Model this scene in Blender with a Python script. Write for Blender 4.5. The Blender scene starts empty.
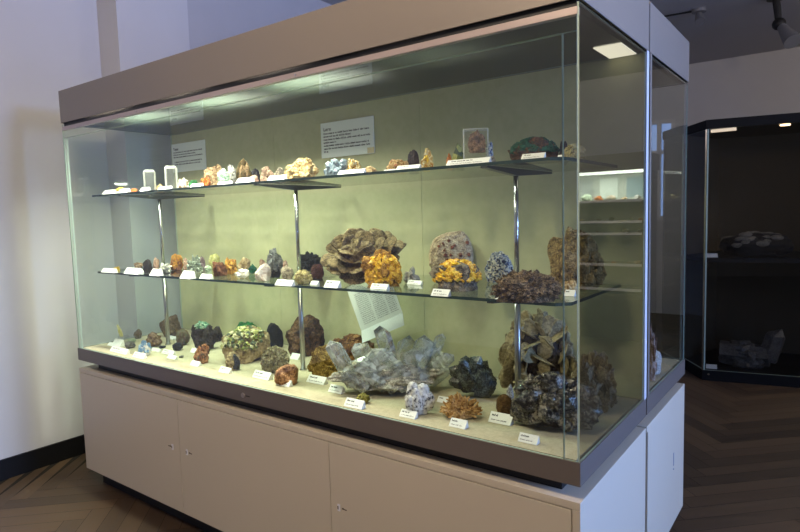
import bpy, bmesh, math, random
import numpy as np
from mathutils import Vector, Matrix, noise
R=math.radians; PI=math.pi
SC=bpy.context.scene; COL=SC.collection
# ------------------------------------------------------------------ camera
CAM=np.array([0.5324,-1.4851,1.4176]); YAW,PIT,ROL,F=0.6392,0.0867,-0.0278,594.93
def _rot():
    cy,sy=math.cos(YAW),math.sin(YAW)
    fw=np.array([-sy*math.cos(PIT),cy*math.cos(PIT),-math.sin(PIT)])
    r=np.array([cy,sy,0]); u=np.cross(r,fw)
    return r*math.cos(ROL)+u*math.sin(ROL), -r*math.sin(ROL)+u*math.cos(ROL), fw
CR,CU,CF=_rot()
def ray(x,y): return CF+(x-400)/F*CR-(y-266)/F*CU
def on(axis,val,x,y):
    d=ray(x,y); t=(val-CAM[axis])/d[axis]; return CAM+t*d
cam=bpy.data.objects.new('camera',bpy.data.cameras.new('camera')); COL.objects.link(cam)
cam.data.sensor_width=36; cam.data.lens=F*36/800; cam.data.clip_start=.02
cam.matrix_world=Matrix(((CR[0],CU[0],-CF[0],CAM[0]),(CR[1],CU[1],-CF[1],CAM[1]),(CR[2],CU[2],-CF[2],CAM[2]),(0,0,0,1)))
SC.camera=cam
# ------------------------------------------------------------------ materials
def newmat(name):
    m=bpy.data.materials.new(name); m.use_nodes=True; nt=m.node_tree
    b=nt.nodes['Principled BSDF']; return m,nt,b
def mat(name,col,rough=.5,metal=0,spec=.5,coat=0,emit=None,es=0,trans=0,ior=1.45,var=0,vs=4):
    m,nt,b=newmat(name)
    b.inputs['Base Color'].default_value=(*col,1); b.inputs['Roughness'].default_value=rough
    b.inputs['Metallic'].default_value=metal; b.inputs['Specular IOR Level'].default_value=spec
    b.inputs['Coat Weight'].default_value=coat; b.inputs['Transmission Weight'].default_value=trans; b.inputs['IOR'].default_value=ior
    if emit: b.inputs['Emission Color'].default_value=(*emit,1); b.inputs['Emission Strength'].default_value=es
    if var:
        tc=nt.nodes.new('ShaderNodeTexCoord'); n=nt.nodes.new('ShaderNodeTexNoise'); n.inputs['Scale'].default_value=vs; n.inputs['Detail'].default_value=6
        mx=nt.nodes.new('ShaderNodeMix'); mx.data_type='RGBA'
        mx.inputs[6].default_value=(*[c*(1-var) for c in col],1); mx.inputs[7].default_value=(*[min(1,c*(1+var)) for c in col],1)
        nt.links.new(tc.outputs['Object'],n.inputs['Vector']); nt.links.new(n.outputs['Fac'],mx.inputs[0]); nt.links.new(mx.outputs[2],b.inputs['Base Color'])
    return m
def hexc(c):
    return tuple(((v/255)/12.92 if v/255<.04045 else (((v/255)+.055)/1.055)**2.4) for v in c)
def rockm(name,cols,scale=40,rough=.75,bump=.6,spec=.35,vor=False,trans=0,detail=8,dist=.012):
    """mineral surface: noise or voronoi driven colour ramp, colours as sRGB 0-255"""
    m,nt,b=newmat(name); N=nt.nodes.new; L=nt.links.new
    tc=N('ShaderNodeTexCoord')
    n=N('ShaderNodeTexNoise'); n.inputs['Scale'].default_value=scale; n.inputs['Detail'].default_value=detail; n.inputs['Roughness'].default_value=.65
    L(tc.outputs['Object'],n.inputs['Vector'])
    n4=N('ShaderNodeTexNoise'); n4.inputs['Scale'].default_value=scale*4.3; n4.inputs['Detail'].default_value=5; L(tc.outputs['Object'],n4.inputs['Vector'])
    mm=N('ShaderNodeMix'); mm.inputs[0].default_value=.45; L(n.outputs['Fac'],mm.inputs[2]); L(n4.outputs['Fac'],mm.inputs[3]); fac=mm.outputs[0]
    rp=N('ShaderNodeValToRGB'); el=rp.color_ramp.elements; k=len(cols)
    if vor:
        v=N('ShaderNodeTexVoronoi'); v.inputs['Scale'].default_value=scale*1.6; L(tc.outputs['Object'],v.inputs['Vector'])
        sep=N('ShaderNodeSeparateColor'); L(v.outputs['Color'],sep.inputs[0]); fac=sep.outputs[0]
        rp.color_ramp.interpolation='CONSTANT'; pos=[i/k for i in range(k)]
    else:
        pos=[.41+.17*i/max(k-1,1) for i in range(k)]
    while len(el)<k: el.new(.5)
    for i,c in enumerate(cols):
        el[i].position=pos[i]; el[i].color=(*hexc(c),1)
    L(fac,rp.inputs[0]); L(rp.outputs[0],b.inputs['Base Color'])
    b.inputs['Roughness'].default_value=rough; b.inputs['Specular IOR Level'].default_value=spec
    b.inputs['Transmission Weight'].default_value=trans
    if bump:
        n2=N('ShaderNodeTexNoise'); n2.inputs['Scale'].default_value=scale*2.2; n2.inputs['Detail'].default_value=6; L(tc.outputs['Object'],n2.inputs['Vector'])
        bp=N('ShaderNodeBump'); bp.inputs['Strength'].default_value=bump; bp.inputs['Distance'].default_value=dist
        L(n2.outputs['Fac'],bp.inputs['Height']); L(bp.outputs[0],b.inputs['Normal'])
    return m
def glass(name,tint,f0=.08,rough=0,milk=0,mcol=(.9,.9,.86)):
    """pane of real sheet glass: tinted see-through with Schlick reflection on its outer faces"""
    m=bpy.data.materials.new(name); m.use_nodes=True; nt=m.node_tree; nt.nodes.clear(); N=nt.nodes.new; L=nt.links.new
    g=N('ShaderNodeNewGeometry'); dt=N('ShaderNodeVectorMath'); dt.operation='DOT_PRODUCT'
    L(g.outputs['Normal'],dt.inputs[0]); L(g.outputs['Incoming'],dt.inputs[1])
    def mth(op,a,b2=None):
        n=N('ShaderNodeMath'); n.operation=op
        for i,v in enumerate((a,b2)):
            if v is None: continue
            if isinstance(v,(int,float)): n.inputs[i].default_value=v
            else: L(v,n.inputs[i])
        return n.outputs[0]
    c=mth('ABSOLUTE',dt.outputs['Value']); o=mth('SUBTRACT',1,c); p=mth('POWER',o,5)
    fr=mth('ADD',mth('MULTIPLY',p,1-f0),f0); fr=mth('MULTIPLY',fr,mth('SUBTRACT',1,g.outputs['Backfacing']))
    t=N('ShaderNodeBsdfTransparent'); t.inputs[0].default_value=(*tint,1)
    gl=N('ShaderNodeBsdfGlossy'); gl.inputs['Roughness'].default_value=rough
    mx=N('ShaderNodeMixShader'); out=N('ShaderNodeOutputMaterial')
    body=t.outputs[0]
    if milk:
        df=N('ShaderNodeBsdfTranslucent'); df.inputs[0].default_value=(*mcol,1); d2=N('ShaderNodeBsdfDiffuse'); d2.inputs[0].default_value=(*mcol,1)
        m1=N('ShaderNodeMixShader'); L(df.outputs[0],m1.inputs[1]); L(d2.outputs[0],m1.inputs[2]); m2=N('ShaderNodeMixShader'); m2.inputs[0].default_value=milk
        L(t.outputs[0],m2.inputs[1]); L(m1.outputs[0],m2.inputs[2]); body=m2.outputs[0]
    L(fr,mx.inputs[0]); L(body,mx.inputs[1]); L(gl.outputs[0],mx.inputs[2]); L(mx.outputs[0],out.inputs[0])
    return m
# ------------------------------------------------------------------ mesh helpers
def nb(): return bmesh.new()
def box(bm,x0,x1,y0,y1,z0,z1,mi=0):
    v=[bm.verts.new((x,y,z)) for x in(x0,x1) for y in(y0,y1) for z in(z0,z1)]
    fs=[]
    for q in((0,1,3,2),(4,6,7,5),(0,4,5,1),(2,3,7,6),(0,2,6,4),(1,5,7,3)):
        f=bm.faces.new([v[i] for i in q]); f.material_index=mi; fs.append(f)
    return v,fs
def cyl(bm,p,q,r,r2=None,seg=16):
    p,q=Vector(p),Vector(q); r2=r if r2 is None else r2; d=q-p
    mt=Matrix.Translation((p+q)/2)@d.to_track_quat('Z','Y').to_matrix().to_4x4()
    bmesh.ops.create_cone(bm,cap_ends=True,segments=seg,radius1=r,radius2=r2,depth=d.length,matrix=mt)
def prismpoly(bm,pts,z0,z1):
    a=[bm.verts.new((x,y,z0)) for x,y in pts]; b=[bm.verts.new((x,y,z1)) for x,y in pts]; n=len(pts)
    bm.faces.new(a[::-1]); bm.faces.new(b)
    for i in range(n): bm.faces.new((a[i],a[(i+1)%n],b[(i+1)%n],b[i]))
def link(name,me,parent=None,loc=(0,0,0),rz=0):
    o=bpy.data.objects.new(name,me); COL.objects.link(o); o.location=loc; o.rotation_euler=(0,0,rz)
    if parent: o.parent=parent
    return o
def obj(name,bm,mats,parent=None,loc=(0,0,0),rz=0,bev=0,smooth=False,label=None):
    bmesh.ops.recalc_face_normals(bm,faces=bm.faces)
    me=bpy.data.meshes.new(name); bm.to_mesh(me); bm.free()
    for m in(mats if isinstance(mats,(list,tuple)) else [mats]): me.materials.append(m)
    if smooth:
        for p in me.polygons: p.use_smooth=True
    o=link(name,me,parent,loc,rz)
    if bev:
        b=o.modifiers.new('bevel','BEVEL'); b.width=bev; b.segments=2; b.limit_method='ANGLE'
    if label: o['label']=label
    return o
def tag(o,label=None,cat=None,group=None,kind=None):
    if label:
        assert 4<=len(label.split())<=16,label
        o['label']=label
    if cat: o['category']=cat
    if group: o['group']=group
    if kind: o['kind']=kind
    return o
def thing(name,label,cat,loc=(0,0,0),rz=0,group=None):
    return tag(link(name,None,None,loc,rz),label,cat,group)
def bxo(name,m,parent,x0,x1,y0,y1,z0,z1,bev=0,label=None):
    bm=nb(); box(bm,x0,x1,y0,y1,z0,z1); return obj(name,bm,m,parent,bev=bev,label=label)
def struct(name,bm,m): return tag(obj(name,bm,m),kind='structure')
def sbox(name,m,*a):
    bm=nb(); box(bm,*a); return struct(name,bm,m)
# ------------------------------------------------------------------ mineral generators
def rnd_unit(rg):
    while 1:
        v=Vector((rg.uniform(-1,1),rg.uniform(-1,1),rg.uniform(-1,1)))
        if .1<v.length<1: return v.normalized()
def g_rock(seed,planes=0,rough=.2,freq=1.6,sub=4,flat=.6,fine=.05):
    rg=random.Random(seed); bm=nb(); bmesh.ops.create_icosphere(bm,subdivisions=sub,radius=1)
    off=Vector((rg.uniform(0,50),rg.uniform(0,50),rg.uniform(0,50)))
    pl=[(rnd_unit(rg),rg.uniform(.62,.92)) for _ in range(planes)]
    for v in bm.verts:
        n=v.co.normalized(); r=1
        for pn,pd in pl:
            k=n.dot(pn)
            if k>.05: r=min(r,pd/k)
        r*=1+rough*noise.fractal(n*freq+off,1,2,4)+fine*noise.noise(n*6+off)+fine*.7*noise.noise(n*15+off)+fine*.4*noise.noise(n*32+off)
        v.co=n*r; v.co.z=max(v.co.z,-flat)
    return bm
def frame(d,rg):
    d=d.normalized(); a=Vector((rg.uniform(-1,1),rg.uniform(-1,1),rg.uniform(-1,1))); x=a.cross(d)
    if x.length<1e-3: x=Vector((1,0,0)).cross(d)
    x.normalize(); y=d.cross(x); return x,y,d
def hexprism(bm,o,d,ln,r,rg,sides=6,tip=.35,sq=1.0,taper=.9):
    x,y,d=frame(d,rg); o=Vector(o)
    A=[];B=[]
    for i in range(sides):
        a=2*PI*i/sides; c=x*math.cos(a)*r+y*math.sin(a)*r*sq
        A.append(bm.verts.new(o+c)); B.append(bm.verts.new(o+c*taper+d*(ln*(1-tip)+rg.uniform(-.06,.06)*ln*(tip>0))))
    if tip>0:
        T=bm.verts.new(o+d*ln+x*r*rg.uniform(-.35,.35)+y*r*rg.uniform(-.3,.3)*sq)
        for i in range(sides): bm.faces.new((B[i],B[(i+1)%sides],T))
    else: bm.faces.new(B)
    bm.faces.new(A[::-1])
    for i in range(sides): bm.faces.new((A[i],A[(i+1)%sides],B[(i+1)%sides],B[i]))
def disc(bm,c,nrm,r,th,rg,ell=.8,wave=.15,seg=18):
    x,y,n=frame(nrm,rg); c=Vector(c); off=rg.uniform(0,99)
    rings=[(0,1),(.55,.9),(.88,.55),(1,.12)]
    top=[];bot=[]
    for k,(rr,tt) in enumerate(rings):
        m=1 if k==0 else seg
        lt=[];lb=[]
        for i in range(m):
            a=2*PI*i/seg; w=1+.24*noise.noise(Vector((math.cos(a)*1.3+off,math.sin(a)*1.3,0)))+.14*noise.noise(Vector((math.cos(a)*4+off,math.sin(a)*4,3)))
            p=x*math.cos(a)*r*rr*w+y*math.sin(a)*r*ell*rr*w
            bend=wave*r*noise.noise(Vector((p.x,p.y,p.z))*(1.4/max(r,1e-5))+Vector((off,0,0)))*rr
            lt.append(bm.verts.new(c+p+n*(th*tt*.5+bend))); lb.append(bm.verts.new(c+p+n*(-th*tt*.5+bend)))
        top.append(lt);bot.append(lb)
    for S,fl in((top,0),(bot,1)):
        for i in range(seg):
            j=(i+1)%seg
            f=[S[0][0],S[1][i],S[1][j]]; bm.faces.new(f[::-1] if fl else f)
            for k in(1,2):
                f=[S[k][i],S[k+1][i],S[k+1][j],S[k][j]]; bm.faces.new(f[::-1] if fl else f)
    for i in range(seg):
        j=(i+1)%seg; bm.faces.new((top[3][i],bot[3][i],bot[3][j],top[3][j]))
def g_crys(seed,kind,n,size,core=.8,jit=.5,zmin=-.3,var=.5,face=None):
    """crystals grown on an ellipsoid of unit size"""
    rg=random.Random(seed+7); bm=nb()
    for _ in range(n):
        while 1:
            p=rnd_unit(rg)
            if p.z>zmin and (face is None or p.dot(Vector(face))>.15): break
        d=(p+rnd_unit(rg)*jit).normalized(); s=size*rg.uniform(1-var,1+var); o=p*core
        if kind=='cube':
            x,y,z=frame(d,rg); h=s/2; c=o+d*h*.3
            vs=[bm.verts.new(c+x*a*h+y*b*h+z*e*h) for a in(-1,1) for b in(-1,1) for e in(-1,1)]
            for q in((0,1,3,2),(4,6,7,5),(0,4,5,1),(2,3,7,6),(0,2,6,4),(1,5,7,3)): bm.faces.new([vs[i] for i in q])
        elif kind=='prism': hexprism(bm,o-d*s*.3,d,s*1.6,s*.33,rg)
        elif kind=='stub': hexprism(bm,o-d*s*.4,d,s*1.1,s*.5,rg,tip=.3,sq=.8)
        elif kind=='spike': hexprism(bm,o-d*s*.2,d,s*1.5,s*.15,rg,sides=6,tip=.12,taper=.8)
        elif kind=='ball': bmesh.ops.create_icosphere(bm,subdivisions=2,radius=s*.5,matrix=Matrix.Translation(o))
        elif kind=='blade':
            nr=d.cross(rnd_unit(rg)); disc(bm,o+d*s*.25,nr,s*.7,s*.14,rg,seg=10)
    return bm
def fit(bms,w,d,h):
    lo=Vector((1e9,)*3); hi=-lo
    for b in bms:
        for v in b.verts:
            for i in range(3): lo[i]=min(lo[i],v.co[i]); hi[i]=max(hi[i],v.co[i])
    s=Vector((w/(hi.x-lo.x),d/(hi.y-lo.y),h/(hi.z-lo.z)))
    for b in bms:
        for v in b.verts:
            v.co=Vector(((v.co.x-(lo.x+hi.x)/2)*s.x,(v.co.y-(lo.y+hi.y)/2)*s.y,(v.co.z-lo.z)*s.z))
def RK(m,planes=0,rough=.2,freq=1.6,sub=5,smooth=False,**k):
    return lambda sd:[('rock',g_rock(sd,planes,rough,freq,sub,**k),m,smooth,None)]
def CL(mm,cm,kind,n,size,core=.8,jit=.5,rough=.2,planes=0,part='crystals',plabel=None,zmin=-.3,face=None,var=.5):
    def f(sd):
        a=g_rock(sd,planes,rough,1.6,4)
        for v in a.verts: v.co*=core*1.02
        return [('matrix',a,mm,False,None),(part,g_crys(sd,kind,n,size,core,jit,zmin,var,face),cm,False,plabel)]
    return f
def ROSE(cm,bmat,n,r0,upright=.6,coresz=.55,seg=18,ell=.8,th=.12,wave=.2,bias=(0,-.3,.2)):
    def f(sd):
        rg=random.Random(sd); a=g_rock(sd,0,.3,1.6,3)
        for v in a.verts: v.co*=coresz
        out=[('matrix',a,cm,False,None)]
        for i in range(n):
            while 1:
                p=rnd_unit(rg)
                if p.z>-.45: break
            bm=nb(); t=rnd_unit(rg); nr=p.cross(t).normalized()*upright+p*(1-upright)+rnd_unit(rg)*.25+Vector(bias)
            r=r0*rg.uniform(.65,1.2); disc(bm,p*(.86-r*.3),nr,r,r*th*1.6,rg,ell=ell,wave=wave,seg=seg)
            out.append(('blade',bm,bmat,False,None))
        return out
    return f
def LEAFY(cm,bmat,n,r0,ell=.68,wave=.06,core=.62,th=.085):
    """lens shaped leaves standing out all over a dark core"""
    def f(sd):
        rg=random.Random(sd); a=g_rock(sd,0,.3,1.6,4)
        for v in a.verts: v.co*=core
        out=[('matrix',a,cm,False,None)]; k=0  # core coloured dark to stand for the shade between the blades
        for i in range(n):
            z=1-1.35*(i+.5)/n; an=i*2.39996+rg.uniform(-.3,.3); q=math.sqrt(max(0,1-z*z)); p=Vector((q*math.cos(an),q*math.sin(an),z))
            t=p.cross(rnd_unit(rg)).normalized(); nr=(p*rg.uniform(.15,.75)+t*.9).normalized()
            if nr.y>.5: nr=-nr
            bm=nb(); r=r0*rg.uniform(.7,1.25); disc(bm,p*(.86-r*.3),nr,r,r*th*1.7,rg,ell=ell,wave=wave,seg=20)
            out.append(('blade',bm,bmat,True,None))
        return out
    return f
def ROSETTE(cm,bmat,axis=(-.25,-.62,.6)):
    """rose of overlapping plates opening round an axis"""
    def f(sd):
        rg=random.Random(sd); a=g_rock(sd,0,.3,1.6,4)
        for v in a.verts: v.co=Vector((v.co.x*.62,v.co.y*.5,v.co.z*.5-.1))
        out=[('matrix',a,cm,False,None)]; ax=Vector(axis).normalized(); x=ax.cross(Vector((0,0,1))).normalized(); y=ax.cross(x)
        for k,(n,rho,tl,r,back) in enumerate(((2,.10,78,.30,.30),(4,.30,64,.38,.22),(6,.52,48,.46,.06),(8,.72,32,.48,-.14),(9,.86,14,.46,-.36))):
            for i in range(n):
                an=2*PI*(i+.5*(k%2)+rg.uniform(-.25,.25))/n; rad=x*math.cos(an)+y*math.sin(an); t=R(tl+rg.uniform(-14,14))
                nr=ax*math.cos(t)-rad*math.sin(t)+rnd_unit(rg)*.12
                bm=nb(); disc(bm,rad*rho+ax*(back+rg.uniform(-.05,.05)),nr,r*rg.uniform(.85,1.2),.085,rg,ell=.85,wave=.14,seg=26)
                out.append(('blade',bm,bmat,True,None))
        return out
    return f
# ------------------------------------------------------------------ specimen placing
ZT,ZM,ZF=1.5636,1.1572,.752
LZ={'T':ZT,'M':ZM,'F':ZF}
SEED=[100]
def hdist(p): return math.hypot(p[0]-CAM[0],p[1]-CAM[1])
def place(lvl,cx,w,top,base=None,y=None,d=.8,dm=None,ymax=.612):
    z=LZ[lvl]
    r=ray(cx,(top+(base if base else top))/2); hd=np.array([r[0],r[1]])/math.hypot(r[0],r[1])
    if y is None:
        P=on(2,z,cx,base)[:2]
    else:
        t=(y-CAM[1])/hd[1]; P=CAM[:2]+hd*t
    for _ in range(3):
        dist=math.hypot(*(P-CAM[:2])); fwd=dist*(hd@CF[:2])
        W=w*fwd/F; D=dm if dm else W*d
        C=P+hd*D*.42 if y is None else P
        rz=math.atan2(hd[1],hd[0])-PI/2
        ext=math.hypot(math.sin(rz)*W/2,math.cos(rz)*D/2)
        if C[1]+ext>ymax: C=C-hd*((C[1]+ext-ymax)/hd[1])
        if y is None: break
    dist=math.hypot(*(C-CAM[:2])); W=w*(dist*(hd@CF[:2]))/F
    rt=ray(cx,top); t=dist/math.hypot(rt[0],rt[1]); H=CAM[2]+rt[2]*t-z
    return C,W,D,max(H,.004),rz
def spec(name,label,lvl,cx,w,top,base=None,gen=None,y=None,d=.8,cat='mineral',group=None,zoff=0,turn=0,dm=None):
    SEED[0]+=13; sd=SEED[0]
    C,W,D,H,rz=place(lvl,cx,w,top,base,y,d,dm)
    parts=gen(sd); 
    if turn:
        mt=Matrix.Rotation(turn,3,'Z')
        for p in parts:
            for v in p[1].verts: v.co=mt@v.co
    fit([p[1] for p in parts],W,D,H)
    loc=(C[0],C[1],LZ[lvl]+zoff+.0005)
    if len(parts)==1:
        o=obj(name,parts[0][1],parts[0][2],None,loc,rz,smooth=parts[0][3]); tag(o,label,cat,group or SH[lvl]); return o
    t=thing(name,label,cat,loc,rz,group or SH[lvl])
    for pn,bm,m,sm,pl in parts: obj(pn,bm,m,t,smooth=sm,label=pl)
    return t
SH={'T':'minerals on the upper glass shelf','M':'minerals on the lower glass shelf','F':'minerals on the case floor'}
# ------------------------------------------------------------------ writing
def stroke(bm,pts,wd,y):
    for (x0,z0),(x1,z1) in zip(pts,pts[1:]):
        dx,dz=x1-x0,z1-z0; l=math.hypot(dx,dz) or 1; nx,nz=-dz/l*wd/2,dx/l*wd/2
        bm.faces.new([bm.verts.new((x0+nx,y,z0+nz)),bm.verts.new((x0-nx,y,z0-nz)),bm.verts.new((x1-nx,y,z1-nz)),bm.verts.new((x1+nx,y,z1+nz))])
def scrawl(bm,x0,x1,z,h,wd,rg,y=0):
    x=x0
    while x<x1-h:
        nl=rg.randint(2,8)
        for _ in range(nl):
            if x>x1-h*.5: break
            k=rg.randint(0,3); a=h*rg.uniform(.5,.75)
            P=[[(0,0),(.1,1),(.5,.9),(.55,0)],[(.5,.8),(.1,.9),(.05,.15),(.5,.05)],[(.1,1.5),(.15,0),(.4,0)],[(.05,.9),(.2,0),(.4,.8),(.5,.1)]][k]
            stroke(bm,[(x+px*a,z+pz*h*.62) for px,pz in P],wd,y); x+=a*.78
        x+=h*.55
def textmesh(s,size,mt,name,parent,loc,rot):
    cu=bpy.data.curves.new(name,'FONT'); cu.body=s; cu.size=size; cu.offset=.0006
    to=bpy.data.objects.new(name,cu); COL.objects.link(to); bpy.context.view_layer.update()
    me=bpy.data.meshes.new_from_object(to.evaluated_get(bpy.context.evaluated_depsgraph_get())); bpy.data.objects.remove(to)
    me.materials.append(mt); o=link(name,me,parent,loc); o.rotation_euler=rot; return o
INK=mat('ink',(.03,.03,.035),.8); PAPER=mat('white card',(.76,.76,.73),.6,spec=.2); PAPERG=mat('printed sheet paper',(.80,.82,.78),.6)
def card(label,lvl,cx,w,top,base=None,y=None,tilt=0,small=False,two=True,group='label cards in the glass case'):
    """folded white label card standing as a low wedge, writing on the sloping face"""
    SEED[0]+=13; rg=random.Random(SEED[0]); z=LZ[lvl]
    if y is None: y=on(2,z,cx,base)[1]
    a=on(1,y,cx-w/2,top); b=on(1,y,cx+w/2,top); W=abs(b[0]-a[0]); X=(a[0]+b[0])/2
    # slope 50 deg from the shelf: apparent height gives the rise
    P=on(1,y,cx,top); H=max(P[2]-z,.006); H=min(H,.05)
    if lvl!='T':
        # seen from above: depth of the slope adds to apparent height
        vz=(CAM[2]-z)/hdist(P); H=max(.005,H/(1+vz*.6)*.8)
    D=H*.62+.003
    t=thing('label_card',label,'label',(X,y,z+.0004),R(tilt),group)
    bm=nb(); h=W/2
    pts=[(0,0),(0,.0012),(D,H),(D+.0012,H),(D*1.35,0)]
    A=[bm.verts.new((-h,p,q)) for p,q in pts]; B=[bm.verts.new((h,p,q)) for p,q in pts]; n=len(pts)
    bm.faces.new(A); bm.faces.new(B[::-1])
    for i in range(n): bm.faces.new((A[i],B[i],B[(i+1)%n],A[(i+1)%n]))
    obj('card',bm,PAPER,t)
    if not small:
        S=math.hypot(D,H-.0012); bm=nb(); th=min(.22*S,.008)
        scrawl(bm,-h*.8,-h*.8+W*rg.uniform(.3,.6),S*.62,th,th*.28,rg)
        if two: scrawl(bm,-h*.8,h*rg.uniform(.5,.85),S*.22,th*.7,th*.13,rg)
        if bm.verts:
            e=Vector((0,D,H-.0012)).normalized(); nn=Vector((0,-e.z,e.y))
            for v in bm.verts:
                v.co=Vector((v.co.x,0,.0012))+e*v.co.z+nn*.0004
            obj('lettering',bm,INK,t)
        else: bm.free()
    return t
# ------------------------------------------------------------------ room
CEIL=3.2
M_wall=mat('white plaster',(.57,.57,.59),.9,spec=.1,var=.05,vs=3)
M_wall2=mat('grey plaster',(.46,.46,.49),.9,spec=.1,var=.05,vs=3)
M_ceil=mat('shaded ceiling paint',(.50,.49,.50),.9,spec=.1,var=.04,vs=2)  # wall paint made darker, the unlit look is put into the colour
M_black=mat('black lacquer',(.008,.008,.009),.5)
M_base=mat('black baseboard',(.006,.006,.007),.55,spec=.3)
def floor_mat():
    m,nt,b=newmat('oak herringbone parquet'); N=nt.nodes.new; L=nt.links.new
    at=N('ShaderNodeAttribute'); at.attribute_name='plank'; sep=N('ShaderNodeSeparateColor'); L(at.outputs['Color'],sep.inputs[0])
    uv=N('ShaderNodeUVMap'); mp=N('ShaderNodeMapping'); mp.inputs['Scale'].default_value=(3,45,1); L(uv.outputs[0],mp.inputs[0])
    n=N('ShaderNodeTexNoise'); n.inputs['Scale'].default_value=1; n.inputs['Detail'].default_value=6; L(mp.outputs[0],n.inputs['Vector'])
    ad=N('ShaderNodeMath'); ad.operation='MULTIPLY_ADD'; L(n.outputs['Fac'],ad.inputs[0]); ad.inputs[1].default_value=.55; L(sep.outputs[0],ad.inputs[2])
    rp=N('ShaderNodeValToRGB'); e=rp.color_ramp.elements; e[0].position=.1; e[0].color=(*hexc((36,28,20)),1); e[1].position=1.4 if 0 else 1; e[1].color=(*hexc((94,73,51)),1)
    L(ad.outputs[0],rp.inputs[0]); L(rp.outputs[0],b.inputs['Base Color']); b.inputs['Roughness'].default_value=.42
    mr=N('ShaderNodeMapRange'); L(n.outputs['Fac'],mr.inputs[0]); mr.inputs[3].default_value=.34; mr.inputs[4].default_value=.6; L(mr.outputs[0],b.inputs['Roughness'])
    return m
M_floor=floor_mat(); M_gap=mat('dark floor joint',(.012,.009,.006),.8)
def build_floor():
    bm=nb(); uv=bm.loops.layers.uv.new('UVMap'); cl=bm.loops.layers.float_color.new('plank'); rg=random.Random(4)
    PW,PL=.095,.665; X0,X1,Y0,Y1=-3.25,3.65,-4.05,6.95; c=math.cos(PI/4)
    def quad(u0,u1,v0,v1,vert):
        g=.0009; pts=[(u0+g,v0+g),(u1-g,v0+g),(u1-g,v1-g),(u0+g,v1-g)]
        w=[((u-v)*c,(u+v)*c) for u,v in pts]
        cx=sum(p[0] for p in w)/4; cy=sum(p[1] for p in w)/4
        if not(X0-.5<cx<X1+.5 and Y0-.5<cy<Y1+.5): return
        w=[(min(max(x,X0),X1),min(max(y,Y0),Y1)) for x,y in w]
        f=bm.faces.new([bm.verts.new((x,y,0)) for x,y in w]); tone=rg.uniform(.05,.6); ou,ov=rg.uniform(0,9),rg.uniform(0,9)
        for lp,(u,v) in zip(f.loops,pts):
            lp[uv].uv=((v-v0,u-u0) if vert else (u-u0,v-v0)); lp[uv].uv=(lp[uv].uv[0]+ou,lp[uv].uv[1]+ov); lp[cl]=(tone,tone,tone,1)
    for i in range(-130,130):
        for j in range(-16,17):
            a=i*PW+j*PL; b=i*PW-j*PL
            if abs(a)>9 or abs(b)>9: continue
            quad(a,a+PL,b,b+PW,False); quad(a,a+PW,b+PW,b+PW+PL,True)
    for f in bm.faces: f.material_index=0
    v,fs=box(bm,X0,X1,Y0,Y1,-.06,-.0012,1)
    me=bpy.data.meshes.new('floor'); bm.to_mesh(me); bm.free(); me.materials.append(M_floor); me.materials.append(M_gap)
    tag(link('floor',me),kind='structure')
build_floor()
sbox('ceiling',M_ceil,-3.3,3.7,-4.1,7.0,CEIL,CEIL+.1)
sbox('wall_left',M_wall,-3.3,-3.2,-4.1,7.0,0,CEIL)
sbox('wall_left_pier',M_wall,-3.2,-2.975,.475,.965,0,CEIL)
sbox('wall_left_rear',M_wall2,-3.2,-2.990,.965,6.9,0,CEIL)
sbox('wall_back',M_wall,-3.2,3.6,-4.1,-4.0,0,CEIL)
sbox('baseboard_left',M_base,-3.2,-3.185,-4,.475,0,.115)
# far wall with a narrow window
WX0,WX1,WZ0,WZ1=1.22,1.62,1.25,2.55
bm=nb(); box(bm,-3.2,WX0,6.9,7.0,0,CEIL); box(bm,WX1,3.6,6.9,7.0,0,CEIL); box(bm,WX0,WX1,6.9,7.0,0,WZ0); box(bm,WX0,WX1,6.9,7.0,WZ1,CEIL)
struct('wall_far',bm,M_wall)
M_frame=mat('white window frame',(.7,.72,.75),.5)
M_day=mat('overcast daylight pane',(.2,.25,.3),.4,emit=(.30,.50,1.0),es=1.3)
def window(name,frame_axis,a0,a1,z0,z1,p,mull,es_mat):
    bm=nb(); t=.05
    def seg(u0,u1,w0,w1,d0=-.02,d1=.04):
        if frame_axis=='x': box(bm,u0,u1,p+d0,p+d1,w0,w1)
        else: box(bm,p+d0,p+d1,u0,u1,w0,w1)
    seg(a0,a0+t,z0,z1); seg(a1-t,a1,z0,z1); seg(a0+t,a1-t,z0,z0+t); seg(a0+t,a1-t,z1-t,z1)
    for k in range(1,mull): 
        u=a0+(a1-a0)*k/mull; seg(u-.025,u+.025,z0+t,z1-t,-.015,.035)
    zz=z0+(z1-z0)*.68; seg(a0+t,a1-t,zz-.025,zz+.025,-.012,.032)
    w=struct(name,bm,M_frame)
    bm=nb()
    if frame_axis=='x': box(bm,a0+.01,a1-.01,p+.045,p+.055,z0+.01,z1-.01)
    else: box(bm,p+.045,p+.055,a0+.01,a1-.01,z0+.01,z1-.01)
    obj('window_pane',bm,es_mat,w)
window('window_1','x',WX0,WX1,WZ0,WZ1,6.93,2,M_day)
# right wall with the tall window that lights the case end
RY0,RY1,RZ0,RZ1=.06,.36,.75,2.75
bm=nb(); box(bm,3.6,3.7,-4,RY0,0,CEIL); box(bm,3.6,3.7,RY1,6.9,0,CEIL); box(bm,3.6,3.7,RY0,RY1,0,RZ0); box(bm,3.6,3.7,RY0,RY1,RZ1,CEIL)
struct('wall_right',bm,M_wall)
M_day2=mat('bright daylight pane',(.2,.25,.3),.4,emit=(.36,.55,1.0),es=5)
window('window_2','y',RY0,RY1,RZ0,RZ1,3.63,1,M_day2)
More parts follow.
